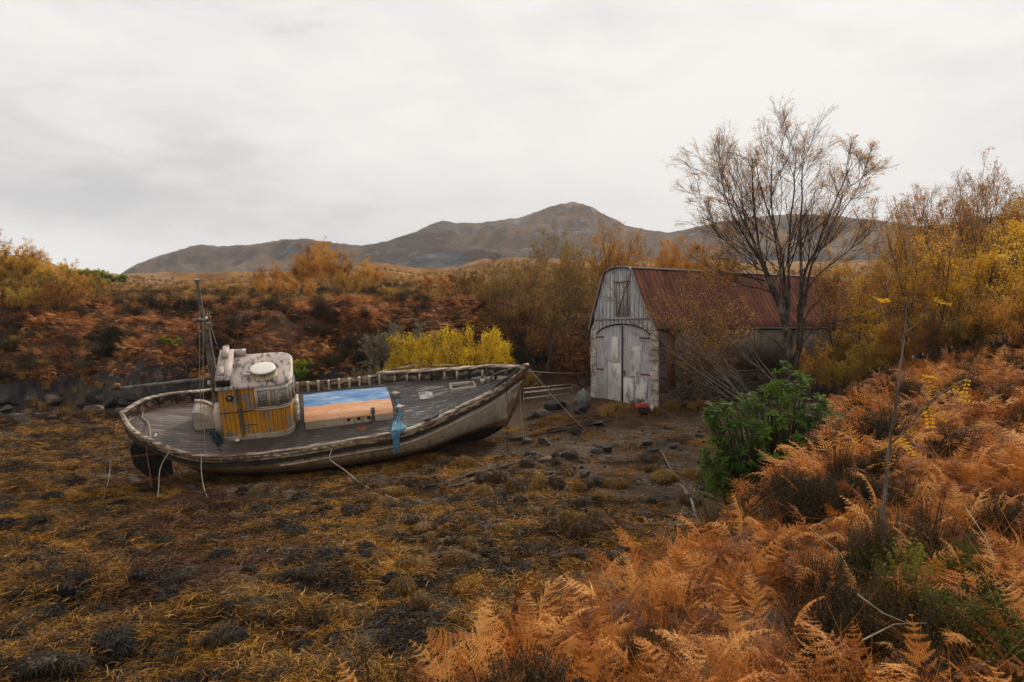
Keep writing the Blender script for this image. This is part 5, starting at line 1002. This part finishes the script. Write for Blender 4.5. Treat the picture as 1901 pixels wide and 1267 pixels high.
# ---------------- kinds
K = {}
K['gold'] = [tree_kind(700+i, 5.6, 4, .07, .45, (9, 7, 5), 5200, .08, (L_gold, L_gold, L_orng, L_gold)[i], M_bark, cl=2, leafjit=.07) for i in range(4)]
K['brown'] = [tree_kind(710+i, 6.5, 6, .07, .55, (10, 8, 6), 5200, .065, L_brn if i % 2 else L_olive, M_bark, cl=2, leafjit=.1) for i in range(3)]
K['orange'] = [tree_kind(720+i, 5.5, 6, .05, .35, (9, 7, 5), 9000, .09, L_orng, M_barkp, up=.12, cl=2, leafjit=.1) for i in range(2)]
K['sparse'] = [tree_kind(730+i, 7.5, 3, .08, .35, (11, 7, 5), 3600, .06, L_orng if i else L_gold, M_bark, up=.12, ang=(.35, .7)) for i in range(3)]
K['yellow'] = [tree_kind(740+i, 2.3, 12, .03, .95, (9, 6, 5), 17000, .055, L_yel, M_bark, up=.1, cl=1, leafjit=.07, base=.5, f0=.05) for i in range(2)]
K['lichen'] = [tree_kind(750+i, 2.6, 9, .04, .9, (9, 7, 5), 2200, .05, leafmat('lichen_tufts', [(.3, (.12, .10, .06)), (.7, (.34, .29, .19))], .2), M_lich, up=.05, twig=M_lich, twigr=.011, base=.4) for i in range(2)]
K['lean'] = [tree_kind(760+i, 7.2, 2, .07, .12, (10, 6, 4), 900, .055, L_orng, M_barkp if i else M_bark, lean=(-.75-.2*i, -.1), up=.06, ang=(.3, .8), base=.3, twigr=.005, straight=.02) for i in range(3)]
K['bush'] = [tree_kind(770+i, 2.4, 10, .03, .8, (8, 6, 5), 8000, .06, (L_olive, L_orng, L_brn)[i], M_bark, base=.5, f0=.05, cl=2) for i in range(3)]
K['green'] = [tree_kind(780, 2.2, 12, .03, 1.0, (8, 6, 5), 14000, .10, L_green, M_bark, base=.6, f0=.05)]
K['far'] = [tree_kind(790+i, 5, 4, .06, .4, (7, 6, 4), 4500, .13, L_orng if i else L_gold, M_barkp, cl=1, leafjit=.15, twigr=.012) for i in range(2)]
def grp(kind, spec, name, label, cat, group, sz=1.0):
    for i, (px, Y, s) in enumerate(spec): plant(K[kind][i % len(K[kind])], name, (px-CX)/FPX*Y, Y, s, label, cat, group, sz=sz, zoff=-.1)
# wood right of and behind the big birch
grp('sparse', [(1700, 34, 1.10), (1772, 31, 1.14), (1655, 37, 1.05), (1600, 40, 1.0), (1825, 36, 1.1), (1738, 40, 1.2), (1560, 42, 1.0), (1745, 33, 1.05), (1800, 33, 1.05), (1680, 30, .85), (1722, 24, .72), (1690, 26, .66), (1800, 25, .78), (1862, 26, .8), (1640, 28, .7), (1535, 28.6, .62), (1580, 28, .72)], 'birch_tree', 'thin half-bare birch of the wood right of the shed', 'tree', 'thin half-bare birches of the wood')
grp('gold', [(1715, 25, .80), (1760, 27, .82), (1690, 28, .78), (1850, 24, .80), (1895, 27, .95), (1820, 29, .9), (1640, 32, .85), (1790, 23, .62), (1900, 22, .75), (1600, 34, .8), (1870, 31, 1.0), (1740, 31, .9), (1560, 36, .85), (1660, 26, .55), (1950, 25, .95), (2000, 22, .9)], 'gold_birch', 'golden-leaved young birch in the wood at the right edge of the photo', 'tree', 'golden-leaved young birches of the wood')
grp('bush', [(1610, 27, .9), (1570, 29, 1.0), (1540, 27.5, .8), (1650, 24, .8), (1700, 22.5, .75), (1760, 21.5, .7), (1825, 21, .7), (1880, 20, .7), (1520, 31, .9), (1590, 24, .7), (1935, 20, .8)], 'undergrowth_bush', 'low brown bush beneath the golden birches', 'bush', 'low bushes beneath the golden birches')
# dark mass left of and behind the shed
grp('brown', [(972, 37, .64), (1010, 36, .72), (1052, 38, .80), (1085, 36.5, .86), (1000, 40, .80), (1040, 41, .86), (935, 39, .52), (960, 42, .66), (1075, 42, .95)], 'willow_tree', 'bushy brown-leaved willow crowding behind the left corner of the shed', 'tree', 'brown willows left of the shed')
grp('sparse', [(1150, 41, .92), (1128, 43, .95), (1185, 43, .9)], 'birch_tree', 'upright orange-tinged birch rising behind the shed gable', 'tree', 'upright birches behind the shed gable')
grp('orange', [(1135, 44, .95), (1170, 45, .9), (1255, 50, .9), (1300, 52, .85), (1230, 55, .75), (1345, 50, .8), (1390, 50, .8), (1450, 52, .75), (1510, 50, .8)], 'orange_birch', 'orange birch standing beyond the shed roof ridge', 'tree', 'orange birches beyond the shed roof')
# yellow bushes, lichened shrubs
for i, (px, Y, s) in enumerate([(782, 31.0, 1.08), (868, 30.6, 1.08), (893, 32.5, .9), (825, 29.6, .6), (748, 31.0, .7)]): plant(K['yellow'][i % 2], 'willow_bush', (px-CX)/FPX*Y, Y, s, ['large rounded yellow bush behind the far rail, left of the pair', 'bright yellow bush behind the bow deck, right of the larger one', 'yellow bush against the dark willows', 'small low yellow bush in front, between the two large ones', 'low yellow bush at the left end of the row'][i], 'bush', 'yellow bushes behind the boat', sz=1.38)
grp('lichen', [(715, 33.5, 1.0), (770, 34.3, 1.0), (700, 31.8, .8), (800, 34.5, .85), (745, 32.5, .85)], 'lichened_shrub', 'pale grey-green lichen-covered bare shrub on the bank behind the boat', 'shrub', 'lichened shrubs on the bank')
# clump on the moor
grp('orange', [(515, 62, .48), (485, 64, .42), (560, 60, .62), (590, 62, .76), (615, 60, .74), (640, 61, .68), (675, 62, .56), (600, 66, .84), (572, 66, .80), (540, 60, .42), (700, 63, .42)], 'orange_birch', 'orange-leaved birch in the clump on the moor above the wheelhouse', 'tree', 'birch clump on the moor')
grp('bush', [(440, 48, .6), (500, 50, .8), (655, 52, .9), (720, 50, .6), (810, 48, .8), (870, 46, .8), (905, 42, .9), (560, 50, .8), (930, 36, .9), (945, 33, .75)], 'moor_bush', 'scrubby olive-brown bush on the slope above the bracken bank', 'bush', 'scrubby bushes above the bank')
# left edge
grp('gold', [(-20, 44, .75), (15, 46, .82), (50, 47, .72), (85, 45, .6), (25, 42, .62)], 'ochre_birch', 'ochre-leaved birch massed at the left edge above the shore', 'tree', 'ochre birches at the left edge')
grp('bush', [(60, 41, 1.1), (110, 43, 1.0), (-5, 40, 1.1), (30, 39, .95), (95, 40, .8), (150, 50, .9), (175, 46, .9), (130, 46, .9), (5, 43, 1.2)], 'willow_scrub', 'dull ochre willow scrub below the birches at the left edge', 'bush', 'willow scrub at the left edge')
grp('far', [(118, 115, .55), (128, 118, .5), (40, 100, .5), (60, 102, .45), (20, 98, .5), (195, 190, .45), (5, 96, .55)], 'bare_tree', 'small distant tree on the skyline of the left hill', 'tree', 'small skyline trees on the left hill')
grp('green', [(160, 105, 1.4), (185, 107, 1.5), (208, 106, 1.3), (145, 104, 1.1)], 'green_shrub', 'dark green rounded shrub on the moor skyline at far left', 'shrub', 'green shrubs on the moor skyline', sz=.6)
grp('green', [(1905, 46, 1.0)], 'holly_bush', 'dark green evergreen bush at the right edge above the golden birches', 'shrub', None)
grp('green', [(548, 34.0, .4), (562, 33.4, .3), (318, 36, .3)], 'ivy_bush', 'small green bush tucked in the rocky gully behind the wheelhouse', 'bush', 'green bushes on the bank')
# leaning saplings before the shed wall
for i, (px, Y, s, rz) in enumerate([(1412, 26.5, .82, -.1), (1432, 25.6, .85, .1), (1398, 26.8, .62, .25), (1392, 27.0, .7, -.25), (1445, 26.5, .8, 0), (1420, 27.0, .85, -.35), (1405, 25.8, .55, .0), (1500, 27.5, .9, -.2)]): plant(K['lean'][i % 3], 'leaning_birch', (px-CX)/FPX*Y, Y, s, 'thin leaning birch stem sprawling leftwards across the shed side wall', 'tree', 'leaning birch stems before the shed wall', rz=rz)
# ---------------- rhododendron
def rhodo():
    r = np.random.default_rng(5); st = MB(); lf = MB(); tips = []
    blobs = [((-.75, 0, .45), .55), ((-.35, -.1, .75), .75), ((.25, 0, .9), .85), ((.35, .1, 1.55), .7), ((-.45, 0, 1.45), .55), ((.75, 0, 1.3), .55), ((.2, 0, 2.1), .38), ((-.85, .1, 1.55), .28), ((-.9, -.1, .95), .3)]
    for (c, R_) in blobs:
        for _ in range(int(150*R_**2)+12):
            v = r.normal(0, 1, 3); v /= np.linalg.norm(v); v[1] = -abs(v[1])*1.0 if r.random() < .65 else v[1]; p = np.array(c)+v*R_*np.array([1, 1, .95])*r.uniform(.78, 1.08)
            if p[2] > .05: tips.append((p, v))
    P = []; 
    for p, v in tips:
        b = np.array([p[0]*.25, p[1]*.25, 0]); mid = (b+p)/2+np.array([p[0]*.2, p[1]*.2, -.05*p[2]])+r.normal(0, .05, 3); q = np.linspace(0, 1, 6)[:, None]; P.append((1-q)**2*b+2*q*(1-q)*mid+q*q*p)
    P = np.array(P); tubes(st, P, np.repeat(np.linspace(.014, .004, 6)[None], len(P), 0), 4)
    for p, v in tips:
        ax = v*.6+np.array([0, 0, .8])+r.normal(0, .2, 3); ax /= np.linalg.norm(ax); u = np.cross(ax, [1, .2, 0]); u /= np.linalg.norm(u); w_ = np.cross(ax, u); n = r.integers(7, 11); s = r.uniform(.075, .125)
        for k in range(n):
            a = k*2.4+r.uniform(-.3, .3); o_ = u*math.cos(a)+w_*math.sin(a); el = r.uniform(-.25, .8); d = o_*math.cos(el)+ax*math.sin(el); d /= np.linalg.norm(d); sd = np.cross(d, ax); sd /= np.linalg.norm(sd)+1e-9; nn = np.cross(sd, d); q0 = p-ax*.01*k*.4; W = s*.19
            V = [q0, q0+d*s*.35+sd*W+nn*.006, q0+d*s*.35-nn*.004, q0+d*s*.35-sd*W+nn*.006, q0+d*s*.75+sd*W*.9-nn*s*.05, q0+d*s*.75-nn*s*.08, q0+d*s*.75-sd*W*.9-nn*s*.05, q0+d*s*1.08-nn*s*.2]
            lf.add(V, [[0, 2, 1], [0, 3, 2], [4, 5, 7], [5, 6, 7]]); lf.add(V, [[1, 2, 5, 4], [2, 3, 6, 5]])
    return st.mesh('stems', M_bark), lf.mesh('leaves', L_green, True)
rs, rl = rhodo(); r = bpy.data.objects.new('rhododendron_bush', None); COL.objects.link(r); r.location = (5.05, 13.3, gh(5.05, 13.3)-.05); r.scale = (1.16, 1.16, 1.14)
for nm, me in (('stems', rs), ('leaves', rl)): c = bpy.data.objects.new(nm, me); COL.objects.link(c); c.parent = r
tag(r, 'glossy green rhododendron bush at the edge of the shingle, tinged yellow at upper left', 'bush')
# ---------------- rowan sapling in the bracken
def sapling():
    r = np.random.default_rng(9); Yb = 5.3; x0_, y0_ = (1637-CX)/FPX*Yb, Yb; b = Vector((x0_, y0_, gh(x0_, y0_)-.05)); pts = [(1637, 1095), (1641, 1020), (1640, 950), (1646, 880), (1652, 820), (1662, 760), (1670, 700), (1678, 640), (1682, 590), (1684, 545)]
    P = np.array([list(at(a, b_, Yb)) for a, b_ in pts])-np.array(b); P[0, 2] = 0; q = np.linspace(0, 9, 40); P = np.stack([np.interp(q, range(10), P[:, i]) for i in range(3)], -1); P += r.normal(0, .004, P.shape); st = MB(); st.tube(P, np.linspace(.019, .004, 40), 8)
    br = []
    for pa, ra in (([(1664, 750), (1700, 770), (1740, 735), (1790, 705), (1830, 690)], .009), ([(1652, 825), (1680, 800), (1710, 765), (1745, 735)], .007), ([(1650, 850), (1675, 830), (1700, 812)], .005), ([(1640, 955), (1610, 930), (1575, 900)], .005), ([(1672, 700), (1700, 690), (1735, 705)], .005), ([(1678, 620), (1700, 600), (1720, 560)], .004), ([(1678, 640), (1655, 600), (1640, 560)], .004)):
        p = np.array([list(at(a, b_, Yb)) for a, b_ in pa])-np.array(b); p[:, 1] += np.linspace(0, r.uniform(-.25, .25), len(p)); st.tube(p, np.linspace(ra, .0025, len(p)), 5); br.append(p)
    lf = MB()
    def comp(p0, d, L):
        d = d/np.linalg.norm(d); sd = np.cross(d, [0, .4, 1]); sd /= np.linalg.norm(sd); 
        for k in range(6):
            c = p0+d*L*(k+1)/6-np.array([0, 0, .015*k])
            for sg in (-1, 1):
                dd = sd*sg+d*.4+r.normal(0, .12, 3); dd /= np.linalg.norm(dd); nn = np.cross(dd, d); nn /= np.linalg.norm(nn)+1e-9; w_ = np.cross(nn, dd); s = .045*r.uniform(.8, 1.2); lf.add([c, c+dd*s*.5+w_*s*.22, c+dd*s, c+dd*s*.5-w_*s*.22], [[0, 1, 2, 3]])
    for p in br[:3]:
        for _ in range(6):
            i = r.integers(1, len(p)); f = r.random(); c = p[i-1]*(1-f)+p[i]*f; comp(c, np.array([r.normal(0, 1), r.normal(0, .6), r.uniform(-.6, .5)]), r.uniform(.09, .15))
    for p in br[4:]:
        for _ in range(2): comp(p[-1], np.array([r.normal(0, 1), r.normal(0, .6), r.uniform(-.3, .6)]), .12)
    return st.mesh('trunk', M_barkp if 0 else barkmat('sapling_bark', (.06, .045, .035), (.17, .14, .115)), True), lf.mesh('leaves', leafmat('rowan_leaves', [(.25, (.16, .17, .02)), (.45, (.42, .28, .02)), (.6, (.60, .33, .02)), (.8, (.62, .22, .03))], .5, pscale=6)), b
sm, slf, sb_ = sapling(); r = bpy.data.objects.new('rowan_sapling', None); COL.objects.link(r); r.location = sb_
for nm, me in (('trunk', sm), ('leaves', slf)): c = bpy.data.objects.new(nm, me); COL.objects.link(c); c.parent = r
tag(r, 'slender rowan sapling with a few yellow leaves standing in the near bracken', 'tree')
# ---------------- rocks
def m_rock(t):
    p = t.coord('Object'); r_ = t.rnd(); a = t.noise(p, 2.2, 8, .68); b = t.noise(p, 9, 5, .7); base = t.ramp(r_, [(0, (.014, .013, .013)), (.55, (.040, .036, .034)), (.8, (.10, .078, .06)), (1, (.18, .12, .075))])
    c = t.mix(t.step(a, .35, .65), t.mix(.5, base, (.01, .01, .01)), base); c = t.mix(t.math('MULTIPLY', t.step(b, .58, .7), .5), c, (.22, .20, .17)); return dict(color=c, rough=.7, normal=t.bump(a, .8, .05), spec=.2)
M_rock = material('shore_stone', m_rock)
import bmesh
def rock_mesh(seed, mat=M_rock, sub=3, rough=.28):
    bm = bmesh.new(); bmesh.ops.create_icosphere(bm, subdivisions=sub, radius=1); r = np.random.default_rng(seed); V = np.array([v.co[:] for v in bm.verts]); pl = r.normal(0, 1, (9, 3)); pl /= np.linalg.norm(pl, axis=1)[:, None]; dd = r.uniform(.42, .80, 9)
    for n_, d_ in zip(pl, dd): k = V@n_-d_; V = V-np.clip(k, 0, 9)[:, None]*n_*.94
    V += (fbm(V[:, 0]*2+V[:, 2]*1.7+seed, V[:, 1]*2-V[:, 2], seed, 3)*.07)[:, None]*V; V *= [1, r.uniform(.65, .9), r.uniform(.5, .75)]
    me = bpy.data.meshes.new('rock')
    for v, c in zip(bm.verts, V): v.co = c
    bm.to_mesh(me); bm.free(); me.materials.append(mat); return me
RK = [rock_mesh(i) for i in range(8)]
def rock(px, row, wpx, k, label, group=None, sz=1.0):
    p = onground(px, row, 0); s = wpx/FPX*p.y/2; o = link('rock', RK[k % 8], None, (p.x, p.y, p.z+s*.22), (rng.uniform(-.2, .2), rng.uniform(-.2, .2), rng.uniform(0, 6)), (s, s, s*sz)); return tag(o, label, 'rock', group)
for i, (px, row, w_, lab) in enumerate([(1200, 828, 30, 'large dark upright stone behind the flat tan slab'), (1228, 825, 30, 'dark rounded stone right of the large dark upright one'), (1106, 842, 28, 'tan-grey boulder, left of the touching pair below the shed'), (1130, 838, 32, 'dark grey boulder, right of the touching pair below the shed'), (1250, 832, 24, 'pale grey stone at the right end of the stone pile'), (1195, 852, 34, 'flat rusty-tan slab leaning in the stone pile'), (1212, 840, 30, 'pale flat slab lying on the stone pile'), (1086, 888, 36, 'dark angular boulder alone on the shingle in the middle'), (1012, 858, 32, 'dark grey boulder left of the wide flat one'), (1040, 852, 40, 'wide flat grey boulder beyond the slip rail'), (985, 848, 26, 'grey stone beside the end of the long slip rail'), (1018, 886, 28, 'brown stone beside a weedy boulder below the slip rail'), (978, 822, 26, 'blackish stone just in front of the forefoot'), (1012, 826, 34, 'low black stone right of the forefoot'), (1068, 806, 28, 'small grey stone by the end of the bow rope'), (1172, 858, 22, 'blue-grey stone left of the flat tan slab'), (1306, 1000, 30, 'dark stone at the very edge of the near bracken'), (985, 776, 40, 'black weedy stone against the grass behind the bow'), (1010, 774, 36, 'black stone in the line behind the bow'), (1078, 768, 40, 'stone under the mooring buoy'), (1032, 760, 44, 'low dark stone on the grass left of the buoy'), (1112, 790, 36, 'pale flat stone near the end of the slip rail')]): rock(px, row, w_, i, lab, sz=.6 if 'flat' in lab or 'slab' in lab else 1)
rr2 = np.random.default_rng(44); n_ = 0
while n_ < 190:
    px, row = rr2.uniform(850, 1420), rr2.uniform(775, 1000)
    p = onground(px, row, 0)
    if bank_d(p.x, p.y) > -1.6 or (row < 800 and 1090 < px < 1230): continue
    q_ = BMi@p
    if abs(q_.x) < 6.2 and abs(q_.y) < 2.3: continue
    rock(px, row, rr2.uniform(6, 22)*(.6+.5*(row-775)/225), int(rr2.integers(0, 8)), 'small stone scattered on the shingle between the boat and the near bracken', 'small stones on the shingle'); n_ += 1
for i in range(26):
    px = rr2.uniform(-20, 330); row = rr2.uniform(742, 792); rock(px, row, rr2.uniform(22, 60), i, 'dark jagged rock at the foot of the bank on the left shore', 'jagged rocks on the left shore', .9)
# weed-covered boulders: a stone with its own coat of wrack
M_weed2 = leafmat('knotted_wrack', [(.3, (.02, .012, .005)), (.45, (.09, .045, .008)), (.6, (.22, .11, .012)), (.78, (.36, .20, .025))], .1, .5, pscale=1.2, spec=.3)
def weedy(seed, mat=None):
    rk = rock_mesh(seed+50, sub=3); V = np.array([v.co[:] for v in rk.vertices]); N = np.array([v.normal[:] for v in rk.vertices]); r = np.random.default_rng(seed); k = r.integers(0, len(V), 4200); k = k[V[k, 2] > -.35]; P0 = V[k]*1.0+r.normal(0, .03, (len(k), 3)); dn = np.array([0, 0, -1.]); n_ = N[k]; tg = dn-n_*(n_@dn)[:, None]+r.normal(0, .35, (len(k), 3)); tg /= np.linalg.norm(tg, axis=1)[:, None]+1e-9; ln = r.uniform(.2, .5, len(k))[:, None]
    P1 = P0+tg*ln*.5+n_*.05; P2 = P0+tg*ln+n_*.0+np.c_[r.normal(0, .05, (len(k), 2)), -np.abs(r.normal(0, .05, len(k)))]; Vb, Fb = blades(P0, P1, P2, .011, .5); q = MB(); q.add(Vb, Fb); return rk, q.mesh('seaweed_coat', mat or M_weed2)
M_weed3 = leafmat('dark_wrack', [(.3, (.005, .004, .004)), (.5, (.020, .015, .010)), (.68, (.07, .045, .016)), (.85, (.20, .12, .025))], .05, .5, pscale=1.6, spec=.3)
WK = [weedy(i) for i in range(4)]+[weedy(i+4, M_weed3) for i in range(4)]
def wrock(px, row, w_, label, group=None, dark=False, sz=1.0):
    p = onground(px, row, 0); s = w_/FPX*p.y/2; r = bpy.data.objects.new('weedy_boulder', None); COL.objects.link(r); r.location = (p.x, p.y, p.z+s*.3); r.scale = (s, s, s*sz); r.rotation_euler = (0, 0, rng.uniform(0, 6)); a_, b_ = WK[int(rng.integers(0, 4))+(4 if dark else 0)]
    c = link('stone', a_, r); c = link('seaweed_coat', b_, r); return tag(r, label, 'rock', group)
for px, row, w_, lab in [(920, 900, 50, 'golden weed-covered boulder at the end of the short slip rail'), (957, 915, 50, 'brown weedy boulder right of the golden one by the rail'), (1000, 908, 44, 'long low weedy boulder in the row below the slip rail'), (1030, 905, 40, 'weedy boulder at the right end of the row below the rail'), (1072, 912, 34, 'small golden weedy boulder below the dark angular stone, left of its twin'), (1092, 905, 34, 'small golden weedy boulder below the dark angular stone, right of its twin'), (1060, 975, 54, 'dark mossy boulder at the bracken edge, left of the pair'), (1108, 968, 44, 'dark mossy boulder at the bracken edge, right of the pair'), (1085, 990, 60, 'mossy boulder half hidden by the bracken tips'), (1135, 985, 36, 'small mossy boulder right of the half hidden one'), (862, 872, 44, 'weedy boulder in the shade under the hull'), (965, 940, 34, 'flat grey boulder edged with golden weed'), (892, 925, 46, 'brown weedy boulder on the open shore below the rail'), (760, 1060, 50, 'black weed-draped boulder beside the bracken, topmost of three'), (748, 1100, 54, 'black weed-draped boulder beside the bracken, middle of three'), (775, 1130, 52, 'black weed-draped boulder beside the bracken, lowest of three'), (715, 1115, 40, 'small black weedy boulder left of the three')]: wrock(px, row, w_, lab)
for i in range(75):
    px, row = rr2.uniform(0, 760), rr2.uniform(905, 1260)**1.0
    if px > 640 and row > 1120: continue
    wrock(px, row, rr2.uniform(24, 70)*(.5+.8*(row-880)/380), 'low hummock of dark seaweed on the open shore', 'seaweed hummocks on the shore', True, .9)
for i in range(110):
    px, row = rr2.uniform(620, 1300), rr2.uniform(850, 1060); p = onground(px, row, 0); q_ = BMi@p
    if (abs(q_.x) < 6.2 and abs(q_.y) < 2.3) or bank_d(p.x, p.y) > -1.5: continue
    wrock(px, row, rr2.uniform(18, 52), 'small weedy stone between the boat and the near bracken', 'small weedy stones before the boat', sz=.7)
# bare twigs fallen in the near bracken
for i, (pts, lab) in enumerate([([(1592, 1105), (1640, 1140), (1700, 1165)], 'pale forked dead twig lying below the sapling'), ([(1600, 1190), (1660, 1160), (1720, 1160)], 'pale dead twig crossing in front of the forked one'), ([(1500, 980), (1560, 1030), (1590, 1085)], 'long grey dead stem sloping through the bracken left of the sapling'), ([(1790, 940), (1830, 1000), (1850, 1045)], 'straw-coloured dead stalk right of the sapling')]):
    P_ = []
    for a_, b_ in pts: P_.append(onground(a_, b_, .32))
    q = MB(); q.tube([P_[0].lerp(P_[1], f) for f in (0, .33, .66)]+[P_[1].lerp(P_[2], f) for f in (0, .5, 1)], [.005, .0055, .005, .004, .003, .002], 5); tag(link('dead_twig', q.mesh('dead_twig', M_lich)), lab, 'twig')
